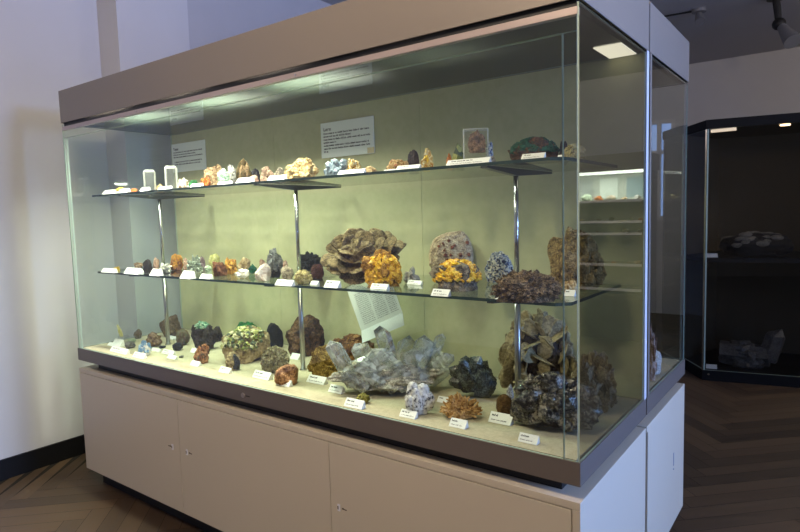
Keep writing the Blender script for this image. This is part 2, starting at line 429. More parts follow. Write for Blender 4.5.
# ceiling fittings
M_grey=mat('grey metal fitting',(.22,.22,.23),.45,metal=.3); M_lampglass=mat('dull lamp glass',(.5,.48,.45),.3)
p=on(2,CEIL,699,9)
t=thing('ceiling_spotlight','small round grey ceiling spotlight near the display case corner','lamp',(p[0],p[1],CEIL))
bm=nb(); cyl(bm,(0,0,-.03),(0,0,0),.06,seg=20); obj('mount',bm,M_grey,t)
bm=nb(); cyl(bm,(0,0,-.05),(.02,-.05,-.13),.03,.045,seg=20); obj('lamp_head',bm,M_grey,t)
bm=nb(); cyl(bm,(0,0,0),(-.42,-.05,0),.008,seg=8); bmesh.ops.translate(bm,vec=(0,0,-.012),verts=bm.verts); obj('cable',bm,M_black,t)
p=on(2,CEIL,776,-4)
q=on(1,p[1],779,24); h=on(1,p[1]-.1,790,36); base=Vector(p)
t=thing('track_spotlight','black jointed ceiling spotlight with grey head at upper right','lamp',base)
bm=nb(); cyl(bm,(0,0,-.03),(0,0,0),.07,seg=20); obj('mount',bm,M_black,t)
bm=nb(); cyl(bm,(0,0,-.02),Vector(q)-base,.03,.026,seg=12); obj('arm',bm,M_black,t)
bm=nb(); bmesh.ops.create_icosphere(bm,subdivisions=2,radius=.055,matrix=Matrix.Translation(Vector(q)-base)); obj('joint',bm,M_black,t,smooth=True)
d=(Vector(h)-Vector(q))
bm=nb(); cyl(bm,Vector(q)-base+d*.25,Vector(q)-base+d*1.25+Vector((0,0,-.02)),.035,.07,seg=24); obj('lamp_head',bm,M_grey,t,smooth=False)
# ------------------------------------------------------------------ display cases
L=2.74
M_taupe=mat('taupe grey lacquered metal',(.215,.19,.165),.42,metal=.2,spec=.5)
M_band=mat('dark brown metal tray',(.165,.142,.122),.4,metal=.2)
M_cab=mat('cream lacquered cabinet',(.60,.54,.415),.42,var=.02,vs=2)
M_seam=mat('dark seam',(.03,.025,.02),.8)
M_rail=mat('pinkish anodised rail',(.42,.35,.33),.35,metal=.4)
M_steel=mat('polished steel',(.62,.62,.64),.18,metal=1)
M_steel2=mat('brushed steel',(.42,.41,.40),.28,metal=1)
M_white=mat('white lacquered panel edge',(.66,.66,.70),.4)
M_fab=rockm('olive linen covered panel',[(177,175,139),(184,181,145)],9,.95,.15,.1,dist=.002)
M_sand=rockm('cream felt base',[(158,149,124),(174,165,140)],60,.95,.3,.1,dist=.002)
M_glass=glass('greenish sheet glass',(.955,.985,.965),.075)
M_glassend=glass('end pane glass',(.76,.785,.775),.20)
M_glassend2=glass('rear end pane glass',(.93,.945,.945),.09)
M_shelfglass=glass('shelf glass',(.93,.975,.95),.08)
M_edge=mat('green glass edge',(.36,.47,.41),.2,spec=.6)
M_shelfedge=mat('dark green shelf edge',(.018,.045,.04),.12,spec=.7)
def louvre():
    m,nt,b=newmat('louvred ceiling panel under glass'); N=nt.nodes.new; LK=nt.links.new
    b.inputs['Base Color'].default_value=(.025,.034,.026,1)
    b.inputs['Roughness'].default_value=.45
    return m
M_louvre=louvre()
M_lamp=mat('lit diffuser',(.9,.88,.8),.4,emit=(1,.87,.66),es=1.8)
def pane(name,parent,axis,x0,x1,y0,y1,z0,z1,m=None,me=None):
    """glass sheet, slot 0 faces, slot 1 polished edges; axis = thickness axis"""
    bm=nb(); v,fs=box(bm,x0,x1,y0,y1,z0,z1)
    for f in fs:
        f.normal_update(); f.material_index=0 if abs(f.normal[axis])>.9 else 1
    return obj(name,bm,[m or M_glass,me or M_edge],parent)
def cabinet(y0,y1,label,doors,front):
    t=thing('base_cabinet',label,'cabinet',(0,0,0),0)
    s=.006 if front else 0
    bxo('plinth',M_black,t,-L+.06,-.06,y0+(.055 if front else .0),y1-.05*(not front),0,.086)
    bxo('body',M_cab,t,-L,0,y0+.02,y1,.086,.6435,.0015)
    bm=nb(); box(bm,-L,0,y0,y0+.0205,.6215,.6435); obj('top_slab',bm,M_cab,t,bev=.001)
    return t
cab=cabinet(0,.6555,'cream base cabinet with three locked doors under the front glass case','',True)
bxo('door_gap',M_seam,cab,-L+.004,-.024,.012,.0205,.088,.6213)
bxo('side_panel',M_cab,cab,-.022,0,0,.0202,.086,.6212,.001)
M_lockface=mat('pale lock plate',(.80,.80,.84),.35)
dx=[(-L,-1.839),(-1.8365,-.9115),(-.909,-.0245)]
for i,(a,b) in enumerate(dx):
    dr=bxo('door',M_cab,cab,a,b,0,.0125,.088,.6185,.0012)
    lx=[-1.893,-1.782,-.87][i]; lz=.388
    bm=nb(); box(bm,lx-.0065,lx+.0065,-.003,.001,lz-.013,lz+.013); lk=obj('lock',bm,M_lockface,dr,bev=.0015)
    bm=nb(); box(bm,lx-.0045,lx-.0005,-.0036,-.0029,lz-.006,lz+.006); obj('keyhole',bm,M_seam,lk)
    bm=nb(); sx=-1 if i==0 else 1
    c0=lx+sx*.014; box(bm,min(c0,c0+sx*.022),max(c0,c0+sx*.022),-.0006,.0005,lz-.003,lz+.001); box(bm,min(c0,c0+sx*.009),max(c0,c0+sx*.009),-.0006,.0005,lz+.0008,lz+.003); obj('key_mark',bm,mat('brown mark %d'%i,(.08,.06,.04),.8),dr)
rear=cabinet(.668,1.299,'rear base cabinet back to back with the three door cabinet','',False)
bm=nb(); cyl(bm,(0,1.10,.33),(.0015,1.10,.33),.004,seg=10); box(bm,0,.0012,1.094,1.104,.345,.40); obj('catch',bm,mat('grey catch',(.28,.28,.34),.5),rear)
def vitrine(y0,y1,label,front):
    t=thing('glass_case',label,'display case',(0,0,.6435))
    T=lambda o:(setattr(o,'matrix_parent_inverse',Matrix.Translation((0,0,-.6435))),o)[1]
    f0,f1=(y0,y1)
    bxo_=lambda *a,**k:T(bxo(*a,**k))
    bxo_('neck',M_black,t,-L+.11,-.07,f0+(.05 if front else .005),f1-(.005 if front else .05),.6437,.6876)
    # tray band: four rails and bed
    bm=nb(); box(bm,-L,0,f0,f0+.004,.6876,.7520); box(bm,-L,0,f1-.004,f1,.6876,.7520); box(bm,-L,-L+.004,f0+.004,f1-.004,.6876,.7520); box(bm,-.004,0,f0+.004,f1-.004,.6876,.7520); box(bm,-L+.004,-.004,f0+.004,f1-.004,.6876,.70)
    tr=T(obj('tray_band',bm,M_band,t))
    bxo_('felt_bed',M_sand,t,-L+.018,-.018,f0+(.018 if front else .03),f1-(.03 if front else .018),.70,.7516)
    g0,g1=.003,.009
    if front:
        bm=nb(); cyl(bm,(-1.371,-.0035,.7145),(-1.371,.001,.7145),.010,seg=20); lk=T(obj('lock',bm,mat('dull lock metal',(.34,.31,.29),.35,metal=.4),t))
        bm=nb(); box(bm,-1.353,-1.33,-.0006,.0005,.7125,.7165); T(obj('key_mark',bm,M_seam,t))
        # front glass: hinged pane with narrow fixed strips round it
        T(pane('front_glass',t,1,-L+.041,-.0475,g0,g1,.7535,1.8575))
        T(pane('front_glass_strip',t,1,-L+.006,-.0085,g0,g1,1.8600,1.90))
        T(pane('corner_glass_strip',t,1,-.0450,-.0085,g0,g1,.7535,1.8590))
        T(pane('corner_glass_strip',t,1,-L+.0145,-L+.0385,g0,g1,.7535,1.8590))
    else:
        T(pane('front_glass',t,1,-L+.0145,-.0145,f1-g1,f1-g0,.7535,1.925))
    sy0,sy1=(f0+.0035,f1-.0265) if front else (f0+.0265,f1-.006)
    T(pane('side_glass',t,0,-.0078,-.0025,sy0,sy1,.7535,1.928,M_glassend if front else M_glassend2))
    T(pane('side_glass',t,0,-L+.006,-L+.0140,sy0,sy1,.7535,1.928))
    # back panels
    for i in range(3):
        a=-L+.001+i*.9127; 
        bxo_('back_panel',M_fab,t,a,a+.9112,(f1-.026 if front else f0+.004),(f1-.004 if front else f0+.026),.7522,1.93)
    bxo_('panel_edge',M_white if front else M_taupe,t,-.0012,.0008,(f1-.0258 if front else f0+.004),(f1-.001 if front else f0+.0258),.644 if 0 else .7522,1.934)
    # canopy
    bm=nb(); th=.004
    box(bm,-L,0,f0,f0+th,1.936,2.10); box(bm,-L,0,f1-th,f1,1.936,2.10); box(bm,-L,-L+th,f0+th,f1-th,1.936,2.10); box(bm,-th,0,f0+th,f1-th,1.936,2.10); box(bm,-L+th,-th,f0+th,f1-th,2.094,2.10)
    T(obj('canopy',bm,M_taupe,t,bev=.0015))
    bm=nb(); box(bm,-L+.012,-.012,f0+.012,f0+.03,1.918,1.9405); box(bm,-L+.012,-.012,f1-.03,f1-.012,1.928,1.9405); box(bm,-.03,-.012,f0+.03,f1-.03,1.928,1.9405); box(bm,-L+.012,-L+.03,f0+.03,f1-.03,1.928,1.9405)
    T(obj('gap_shade_strip',bm,M_black,t))  # black strips put in for the shade between canopy and glass
    if front:
        bxo_('front_rail',M_rail,t,-L+.005,-.006,.003,.02,1.8985,1.9178,.001)
        for x in(-2.02,-1.0): 
            bm=nb(); cyl(bm,(x,-.0005,1.9079),(x,.004,1.9079),.0035,seg=10); T(obj('screw',bm,M_steel,t))
    bm=nb(); y=f0+.033
    while y<f1-.034:
        box(bm,-L+.03,-.03,y,y+.0014,1.933,1.9405); y+=.0125
    T(obj('louvre',bm,M_louvre,t))
    T(pane('ceiling_glass',t,2,-L+.0305,-.0305,f0+.0305,f1-.0305,1.9285,1.9315))
    return t,T
vit,TV=vitrine(0,.6555,'long glass museum case full of minerals with taupe canopy','front')
vit2,TV2=vitrine(.668,1.299,'rear glass case standing back to back with the mineral case','')
TV(bxo('light_panel',M_lamp,vit,-.119,-.0315,.452,.622,1.9255,1.928))
for i,x in enumerate((-2.365,-1.335,-.318)):
    bm=nb(); cyl(bm,(x,.3,.7518),(x,.3,1.1469),.0105,seg=20); TV(obj('shelf_post',bm,M_steel2,vit,smooth=True))
    bm=nb(); cyl(bm,(x,.3,1.1577),(x,.3,1.5325),.0085,seg=20); po=TV(obj('shelf_post',bm,M_steel,vit,smooth=True))
    for z in(1.1468,1.5528):
        bm=nb(); w=.011
        y0_=.112 if z<1.3 else .085; prof=[(y0_,0),(.575,0),(.575,-.006),(.31,-.022),(.29,-.022),(y0_,-.006)]
        A=[bm.verts.new((x-w,p,z+q)) for p,q in prof]; B=[bm.verts.new((x+w,p,z+q)) for p,q in prof]
        bm.faces.new(A); bm.faces.new(B[::-1])
        for k in range(6): bm.faces.new((A[k],B[k],B[(k+1)%6],A[(k+1)%6]))
        obj('bracket',bm,mat('dark shelf bracket %d%d'%(i,int(z*100)),(.05,.055,.05),.3,metal=.6),po)
    bm=nb(); cyl(bm,(x,.3,.7517),(x,.3,.757),.016,seg=20); obj('foot',bm,M_steel,po)
def shelf(z,label,rx):
    bm=nb(); ch=.035; x0,x1=-2.668,rx; y0,y1=.1,.6
    pts=[(x0,y0),(x1-ch,y0),(x1,y0+ch),(x1,y1),(x0,y1)]
    prismpoly(bm,pts,z-.0095,z)
    bmesh.ops.recalc_face_normals(bm,faces=bm.faces)
    for f in bm.faces: f.normal_update(); f.material_index=0 if abs(f.normal.z)>.9 or f.normal.y>.9 else 1
    o=obj('glass_shelf',bm,[M_shelfglass,M_shelfedge]); tag(o,label,'shelf'); return o
shelf(ZT,'upper glass shelf resting on three steel posts in the case',-.085)
shelf(ZM,'lower glass shelf halfway up the case on three steel posts',-.072)
# ------------------------------------------------------------------ text panels on the back wall
def panelcard(label,x0,x1,z0,z1,title,lines,seed,tape=False):
    y=.626; rg=random.Random(seed)
    t=thing('text_panel',label,'sign',((x0+x1)/2,y,z0)); W=x1-x0; H=z1-z0
    bm=nb(); box(bm,-W/2,W/2,-.004,-.0005,0,H); obj('board',bm,PAPERG,t)
    o=textmesh(title,.021,INK,'title',t,(-W/2+.018,-.0046,H-.038),(PI/2,0,0))
    bm=nb(); zz=H-.054
    for a,b in lines:
        if b>0: scrawl(bm,-W/2+.018+a*W,-W/2+b*W,zz,.0088,.0024,rg,-.0045)
        zz-=.0142
    obj('lettering',bm,INK,t)
    if tape:
        bm=nb(); box(bm,W/2-.038,W/2+.001,-.0056,-.0042,.001,.026); obj('tape',bm,mat('yellowed tape',(.62,.52,.30),.5),t,label='yellowed tape on the corner')
panelcard('white text panel at the left end of the case back wall',-2.722,-2.394,1.705,1.872,'Topas',[(0,.93),(0,.72),(0,.93),(0,0),(.02,.9),(.02,.88),(0,.06)],3)
panelcard('white text panel with taped corner pinned above the blue grey crystal',-1.484,-1.160,1.695,1.859,'Luten',[(0,.95),(0,.62),(0,.95),(0,.33),(0,.93),(0,.94),(0,.14)],5,True)
# ------------------------------------------------------------------ mineral materials
m=rockm
K={
'cream':m('cream brown rock',[(78,48,32),(152,120,84),(200,178,142)],70,.8),
'orange':m('orange red rock',[(90,46,20),(168,84,26),(196,120,40)],90,.7),
'mint':m('mint green crust',[(92,120,98),(130,162,136),(182,194,180)],60,.7),
'whitegrey':m('white grey rock',[(88,82,74),(146,142,134),(194,190,182)],60,.8),
'tan':m('tan rock',[(84,64,42),(122,98,66),(150,124,90)],60,.85),
'moss':m('mossy green rock',[(34,32,12),(70,70,24),(96,60,24),(50,56,22)],80,.8),
'pink':m('pinkish rock',[(110,74,58),(164,128,106),(196,168,148)],80,.8),
'black':m('black rock',[(14,13,13),(30,28,28)],60,.7),
'pinkbrown':m('pinkish brown rock',[(92,66,52),(158,128,108),(196,176,152)],80,.8),
'greybrown':m('grey brown rock',[(84,74,62),(140,126,108),(176,164,140)],70,.85),
'creamyel':m('cream yellow rock',[(122,92,50),(176,148,98),(208,190,150)],38,.8,.9),
'bluegrey':m('blue grey crystal',[(70,84,96),(116,132,142),(160,172,178)],50,.4,.3,.5),
'yelwhite':m('white and yellow crystal',[(160,104,24),(196,170,100),(214,210,192)],60,.5),
'white':m('white rock',[(206,198,186),(236,232,224)],50,.7),
'creamround':m('cream nodule',[(146,118,80),(190,168,128)],80,.8),
'agate':m('yellow agate',[(96,58,22),(168,126,62),(200,178,130),(150,78,40)],60,.5),
'darkbrown':m('dark brown slice',[(32,24,22),(62,46,40)],60,.4),
'yellow':m('yellow crystal',[(190,150,30),(228,196,70)],60,.4),
'oranged':m('orange amber piece',[(140,78,20),(196,118,40)],60,.5),
'inclus':m('red brown crystal inclusion',[(60,38,24),(104,68,44),(176,132,100)],80,.6),
'bluewhite':m('blue and white crystals',[(34,42,70),(96,112,146),(196,198,190),(208,204,190),(150,156,160)],110,.5,.3,.4,vor=True),
'malach':m('malachite green crust',[(12,24,18),(4,52,38),(14,98,70),(8,44,34)],70,.7,.8),
'brownmat':m('dark brown matrix',[(30,20,14),(66,44,28),(110,72,40)],60,.85),
'pyrite':m('grey and pale yellow granules',[(60,56,44),(120,112,84),(200,190,130),(90,86,70)],90,.5,.5),
'redbrown':m('red brown rock',[(56,30,18),(100,58,34),(140,92,60)],60,.8),
'orgreen':m('orange and green crust',[(70,74,26),(150,100,36),(190,120,40),(96,100,44)],90,.7),
'mauve':m('mauve rock',[(92,76,78),(128,110,112)],60,.8),
'greengrey':m('sparkling green grey crystal',[(64,74,62),(112,122,104),(176,182,166)],90,.35,.6,.6),
'yelgreen':m('pale yellow green rock',[(150,142,70),(190,184,112),(206,200,150)],60,.7),
'palegreen':m('pale green rock',[(120,136,112),(168,180,154)],60,.7),
'yelbrown':m('yellow brown rock',[(84,52,20),(170,118,40),(206,160,72)],60,.7),
'spotted':m('black and white speckled rock',[(18,18,20),(60,62,64),(150,150,148),(24,24,26)],90,.5,.5),
'straw':m('straw yellow crystals',[(116,100,56),(166,148,92),(196,182,130)],80,.6),
'darkred':m('dark red ball',[(44,20,16),(78,38,30)],90,.8,.9),
'desert':m('sandy desert rose',[(64,52,34),(104,88,60),(138,120,86)],40,.9,.5),
'yelcry':m('golden yellow crystals',[(186,124,10),(232,176,22),(248,210,76)],60,.35,.3,.5),
'slab':m('grey tan slab',[(128,108,84),(174,152,122),(202,184,152)],50,.85),
'redcry':m('red brown crystals',[(92,46,30),(130,70,46)],60,.4),
'greymat':m('grey brown matrix',[(62,54,44),(110,98,80),(150,136,110)],60,.85),
'brownmass':m('brown bladed mass',[(36,28,18),(92,72,48),(160,134,100)],70,.75,.7),
'ruffle':m('ruffled brown mineral',[(66,52,28),(132,108,64),(172,148,98)],60,.8,.8),
'bluepale':m('pale blue rock',[(54,88,126),(110,150,186),(170,194,208)],60,.7),
'darkgrey':m('dark grey rock',[(48,46,44),(92,88,82),(120,114,104)],70,.7),
'redyel':m('red brown rock with grey',[(72,52,36),(122,94,68),(166,146,120)],70,.8),
'brownblock':m('brown block',[(58,46,30),(94,76,52),(124,104,76)],50,.85),
'browngreen':m('brown green rock',[(58,44,32),(96,76,56),(74,84,64)],60,.85),
'darkrock':m('very dark brown rock',[(18,14,12),(44,34,28),(66,54,44)],50,.7),
'yelgrbig':m('yellow green crusted boulder',[(74,80,52),(122,128,70),(172,172,104),(196,190,150),(96,104,84)],34,.85,.8,.2,vor=True),
'boulder':m('tan boulder',[(110,92,62),(150,130,94),(176,156,118)],25,.85),
'halfblack':m('black face',[(22,22,26),(46,46,52)],40,.3),
'greytan':m('grey tan rough rock',[(88,80,56),(136,126,94),(170,160,126)],60,.9,.9),
'bowl':m('orange brown nodule',[(88,54,32),(142,96,60),(180,134,94)],40,.75),
'bigbrown':m('dark rust brown rock',[(28,19,11),(72,49,28),(110,80,50)],28,.85,.9),
'ochre':m('ochre yellow rock',[(96,74,30),(152,124,56),(192,164,92)],45,.8,1),
'rust':m('rust brown rock',[(64,38,16),(112,74,34),(156,112,60)],45,.8,1),
'qmat':m('grey quartz matrix',[(116,110,100),(156,150,138),(200,192,178)],45,.6,.7),
'nodul':m('white grey nodular mineral',[(70,68,66),(188,184,178),(214,210,204),(222,219,212)],28,.6,.5),
'coral':m('tan branching mineral',[(140,98,50),(190,146,86),(214,176,118)],40,.7),
'darkcry':m('blackish green crystals',[(24,28,25),(54,58,52),(92,96,88)],40,.22,.3,.6),
'brownball':m('brown velvet ball',[(64,44,16),(104,76,34)],90,.95),
'smoky':m('smoky quartz',[(18,17,15),(52,49,43),(122,115,100)],30,.12,.25,.7),
'lamel':m('grey brown lamellae',[(88,74,54),(128,112,86),(160,144,116)],40,.8,.5),
'roseblade':m('olive brown blade',[(112,98,68),(146,130,94),(172,156,118)],30,.7,.25),
'green':m('bright green crust',[(20,70,34),(50,120,64)],60,.8),
'palecry':m('pale grey crystals',[(110,108,98),(160,156,142)],60,.4),
'mossy':m('moss green rock',[(84,80,30),(126,120,54),(150,140,80)],60,.85),
}
M_quartz=mat('clear quartz',(.80,.84,.80),.09,trans=.55,ior=1.40,spec=.6)
def quartzm():
    m,nt,b=newmat('cloudy clear quartz'); N=nt.nodes.new; LK=nt.links.new
    tc=N('ShaderNodeTexCoord'); n=N('ShaderNodeTexNoise'); n.inputs['Scale'].default_value=22; n.inputs['Detail'].default_value=7; n.inputs['Distortion'].default_value=1.5
    LK(tc.outputs['Object'],n.inputs['Vector']); rp=N('ShaderNodeValToRGB'); e=rp.color_ramp.elements
    e[0].position=.4; e[0].color=(.92,.92,.92,1); e[1].position=.66; e[1].color=(.5,.5,.5,1); LK(n.outputs['Fac'],rp.inputs[0]); LK(rp.outputs[0],b.inputs['Transmission Weight'])
    b.inputs['Base Color'].default_value=(.80,.82,.77,1); b.inputs['Roughness'].default_value=.1; b.inputs['IOR'].default_value=1.33
    return m
M_q2=quartzm()
def GBLOCK(inc=None,cham=.25):
    """polished transparent block, bevelled, with an optional inclusion"""
    def f(sd):
        bm=nb(); box(bm,-1,1,-.6,.6,0,3)
        bmesh.ops.bevel(bm,geom=[e for e in bm.edges],offset=cham,segments=1,affect='EDGES')
        for f_ in bm.faces:
            f_.normal_update(); f_.material_index=0 if max(abs(c) for c in f_.normal)>.95 else 1
        out=[('clear_block',bm,[M_block2 if inc else M_block,M_blockedge],False,None)]
        if inc:
            b=g_rock(sd,4,.35,1.6,3)
            for v in b.verts: v.co=Vector((v.co.x*.72+.1,v.co.y*.3,v.co.z*1.0+1.75))
            out.append(('inclusion',b,inc,False,None))
        return out
    return f
def QBOX(inc):
    def f(sd):
        bm=nb(); box(bm,-1,1,-.8,.8,0,1.1); bmesh.ops.bevel(bm,geom=list(bm.edges),offset=.06,segments=1,affect='EDGES')
        b=g_rock(sd,4,.35,1.6,3)
        for v in b.verts: v.co=Vector((v.co.x*.6,v.co.y*.45,.08+(v.co.z+.6)*.4))
        return [('clear_box',bm,M_plastic,False,None),('specimen',b,inc,False,None)]
    return f
M_block=glass('polished clear crystal',(.93,.94,.91),.14,.02,.09)
M_blockedge=glass('whitened crystal edge',(.9,.92,.86),.2,.05,.5)  # bevel faces whiter and milkier than the flat faces
M_block2=glass('clear block crystal',(.93,.94,.91),.12,.02,.05)
M_plastic=glass('clear plastic box',(.95,.96,.95),.06,.05)
def SLAB(mm,cm):
    """upright broken slab, flat topped, with small crystals scattered on its face"""
    def f(sd):
        rg=random.Random(sd); a=g_rock(sd,0,.10,2.2,5,.95)
        for v in a.verts:
            q=[math.copysign(abs(c)**.55,c) for c in v.co]
            v.co=Vector((q[0]*(.92 if q[2]<0 else .92-.16*q[2]),q[1]*.5,q[2]*(1+.12*q[0])))
        b=nb()
        for _ in range(26):
            o=Vector((rg.gauss(-.05,.3),0,rg.gauss(.1,.32)))
            best=min((v.co for v in a.verts if v.co.y<0),key=lambda c:(c.x-o.x)**2+(c.z-o.z)**2)
            x,y,z=frame(rnd_unit(rg),rg); h=rg.uniform(.03,.075); c=best.copy()
            vs=[b.verts.new(c+x*i*h+y*j*h+z*k*h) for i in(-1,1) for j in(-1,1) for k in(-1,1)]
            for q in((0,1,3,2),(4,6,7,5),(0,4,5,1),(2,3,7,6),(0,2,6,4),(1,5,7,3)): b.faces.new([vs[i] for i in q])
        return [('matrix',a,mm,False,None),('crystals',b,cm,False,'red brown crystals')]
    return f
# ------------------------------------------------------------------ UPPER SHELF
T='T'
spec('boxed_mineral','low clear plastic box with tiny yellow piece at far left of upper shelf',T,120.5,14,184,y=.15,gen=QBOX(K['yellow']),cat='specimen box')
spec('boxed_mineral','flat clear box of orange fragments left of first clear block on upper shelf',T,134,12,186,y=.2,gen=QBOX(K['orange']),cat='specimen box')
spec('crystal_block','shorter polished clear crystal block, leftmost of the upper shelf blocks',T,149,11.5,170,y=.26,gen=GBLOCK(None,.3),cat='crystal')
spec('mineral_chip','little orange brown chip between the two clear crystal blocks',T,160.5,8,183.5,y=.3,gen=RK(K['agate'],5,.3))
spec('crystal_block','taller polished clear crystal block in front of left text panel',T,170.5,12,166,y=.26,gen=GBLOCK(None,.3),cat='crystal')
spec('crystal_cluster','small brown and white knobbly cluster right of taller clear block',T,183,11,177.5,y=.28,gen=CL(K['cream'],K['white'],'ball',26,.42,.8,.4))
spec('mineral_chip','small flat bright green chip on upper shelf beside orange red rock',T,193.5,10,180,y=.3,gen=RK(K['green'],5,.3))
spec('rough_rock','cream rock speckled brown behind the orange red rock, upper shelf',T,213,19,164,y=.36,gen=RK(K['cream'],9,.25,1.8),d=.7)
spec('rough_rock','orange red jagged rock on upper shelf beside small green chip',T,205,11,176.5,y=.22,gen=CL(K['orange'],K['orange'],'cube',30,.35,.8,.8))
spec('rough_rock','mint green crusted pointed rock, upper shelf, left of white grey rock',T,223,12,168,y=.25,gen=RK(K['mint'],8,.25,1.8))
spec('rough_rock','white grey rough rock between mint green and mossy rocks',T,230,13,164,y=.36,gen=RK(K['whitegrey'],8,.3,1.8))
spec('mossy_rock','tall mossy green and orange rock on upper shelf left of black ball',T,243,15,158.5,y=.31,gen=CL(K['tan'],K['moss'],'ball',40,.4,.75,.3,zmin=.0,part='crust'),d=.7)
spec('mineral_ball','round black mineral ball on upper shelf beside mossy rock',T,255,10.5,168,y=.38,gen=RK(K['black'],0,.12,3,fine=.08))
spec('mineral_chip','pinkish white chip lying before the black mineral ball',T,253.5,10,175,y=.2,gen=RK(K['pink'],7,.25))
spec('rough_rock','pinkish brown rough rock right of the black mineral ball',T,267,15,166,y=.3,gen=RK(K['pinkbrown'],9,.25,2.2),d=.7)
spec('rough_rock','grey brown rock tucked against the large cream yellow rock',T,279,12,167,y=.4,gen=RK(K['greybrown'],8,.25,2))
spec('rough_rock','largest cream yellow rough rock on the upper shelf at middle post',T,300,37,157.5,y=.3,gen=RK(K['creamyel'],10,.28,2.0,sub=5),d=.6)
spec('blue_crystal','blue grey angular crystal below the taped text panel',T,335,24,158.5,y=.27,gen=CL(K['bluegrey'],K['bluegrey'],'stub',16,.7,.75,.5),d=.6)
spec('yellow_crystal','white and yellow crystal cluster under the taped text panel',T,353,17,158,y=.32,gen=CL(K['yelbrown'],K['yelwhite'],'stub',20,.6,.75,.5),d=.6)
spec('mineral_nodule','small cream round nodule right of white and yellow cluster',T,370,13,165.5,y=.3,gen=RK(K['creamround'],0,.2,2))
spec('agate_shell','half shell of yellow brown banded agate left of dark brown slice',T,397,26,159,y=.3,gen=RK(K['agate'],7,.25,2.2),d=.5)
spec('mineral_slice','dark brown polished slice standing upright with tiny blue glint',T,413,12,149,y=.34,gen=RK(K['darkbrown'],9,.1,1.5),d=.35)
spec('yellow_crystal','upright white crystal edged yellow right of the dark brown slice',T,426.5,13.5,148,y=.3,gen=CL(K['yellow'],K['yelwhite'],'stub',18,.6,.75,.5),d=.5)
spec('amber_piece','orange amber piece left of the block with red brown inclusion',T,449.5,7,153,y=.3,gen=RK(K['oranged'],7,.2))
spec('pale_shell','pale yellowish shell like mineral behind the block with inclusion',T,457,15,143.5,y=.34,gen=RK(K['yelgrbig'],6,.2,2),d=.6)
spec('crystal_block','large clear polished block with red brown inclusion standing on upper shelf',T,475.5,25,129,y=.27,gen=GBLOCK(K['inclus'],.1),d=.5,cat='crystal')
spec('blue_crystal','blue and white crystal group behind the large clear block',T,489.5,9,141,y=.36,gen=CL(K['bluewhite'],K['bluewhite'],'cube',30,.4,.8,.8))
spec('mineral_chip','small white cube right of the large clear block',T,492.5,7,156,y=.25,gen=RK(K['whitegrey'],12,.05))
spec('malachite','broad dark brown rock crusted with emerald green crystals',T,534,52,136.5,y=.29,gen=CL(K['brownmat'],K['malach'],'cube',240,.14,.88,.9,rough=.35,zmin=.12,part='crust',plabel='emerald green crust'),d=.55)
spec('dark_crystal','dark knobbly crystal at upper shelf end right of malachite rock',T,564,10,141,y=.42,gen=CL(K['darkrock'],K['darkrock'],'cube',30,.4,.8,.8))
spec('pyrite_cluster','grey and pale yellow granular ball at right end of upper shelf',T,574,23,143.5,y=.3,gen=CL(K['pyrite'],K['pyrite'],'cube',90,.28,.86,.9))
g='label cards on the upper shelf'
def cT(l,cx,w,top,y=.125,**k): return card(l,'T',cx,w,top,None,y,group=g,**k)
cT('white label card at far left end of the upper shelf',107,11,190,tilt=0)
cT('white label card in front of low clear plastic box, upper shelf',120,13,189)
cT('white label card before the flat box of orange fragments',143,8,187.5)
cT('white label card between the bases of both clear blocks',163.5,12,186.5)
cT('white label card below small green chip, upper shelf',195,11,183.5)
cT('white label card before mint green rock, upper shelf',223.5,13,181.5)
cT('white label card in front of the tall mossy rock',242.5,15,177.5)
cT('white label card before the pinkish brown rock, upper shelf',275,17,175.5)
cT('wide white label card before blue grey and yellow crystals',350,26,169.5)
cT('short white label card before the left of the agate shell',389,11,170)
cT('white label card before the dark brown slice',407,23,165)
cT('longest white label card before the block with inclusion',467,43,158.5)
cT('white label card in front of the emerald crusted rock',532,23,153)
cT('tiny white label card at upper shelf corner beneath pyrite ball',560,5,158,small=True)
# ------------------------------------------------------------------ LOWER SHELF
Mi='M'
spec('mineral_chip','tiny bright yellow chip at far left of the lower shelf',Mi,117,6,266.5,271,gen=RK(K['yellow'],5,.2))
spec('mineral_chip','small brown chip right of second card on lower shelf',Mi,139,9,262,270.5,gen=RK(K['redyel'],6,.25))
spec('rough_rock','dark brown upright rock left of the left post, lower shelf',Mi,148,9.5,259,273,gen=RK(K['darkrock'],8,.25),d=.9)
spec('mineral_chip','small pinkish piece right of dark brown upright rock',Mi,156.5,6.5,257,270,gen=RK(K['pink'],6,.25))
spec('crystal_cluster','white and black crystal cluster beside the left steel post',Mi,166,13,262.5,273,gen=CL(K['spotted'],K['white'],'prism',36,.4,.8,.5))
spec('orange_crust','orange and green crusted rock right of the left steel post',Mi,177,13,253.5,270.5,gen=CL(K['redbrown'],K['orgreen'],'ball',44,.38,.8,.3))
spec('mineral_chip','pale pinkish slim piece left of green grey sparkling crystal',Mi,186.5,6,257.5,270,gen=RK(K['pink'],7,.25))
spec('crystal_cluster','green grey sparkling crystal cluster on lower shelf',Mi,195,17,253.5,274,gen=CL(K['greengrey'],K['greengrey'],'prism',60,.4,.78,.5),d=.7)
spec('rough_rock','slim mauve rock right of the green grey sparkling cluster',Mi,203,6.5,256,270.5,gen=RK(K['mauve'],7,.25))
spec('rough_rock','pale yellow green upright rock behind the red brown rock',Mi,214.5,11,253.5,268,gen=RK(K['yelgreen'],7,.25))
spec('mineral_chip','pale green small rock in front of yellow green upright rock',Mi,208.5,7,265,274,gen=RK(K['palegreen'],7,.25))
spec('rough_rock','red brown rough rock with white top on lower shelf',Mi,220.5,15,261,276.5,gen=RK(K['redbrown'],9,.25,2),d=.8)
spec('rough_rock','yellow brown rock with dark hollow right of red brown rock',Mi,231,13,257,274.5,gen=RK(K['yelbrown'],5,.4,2.2),d=.8)
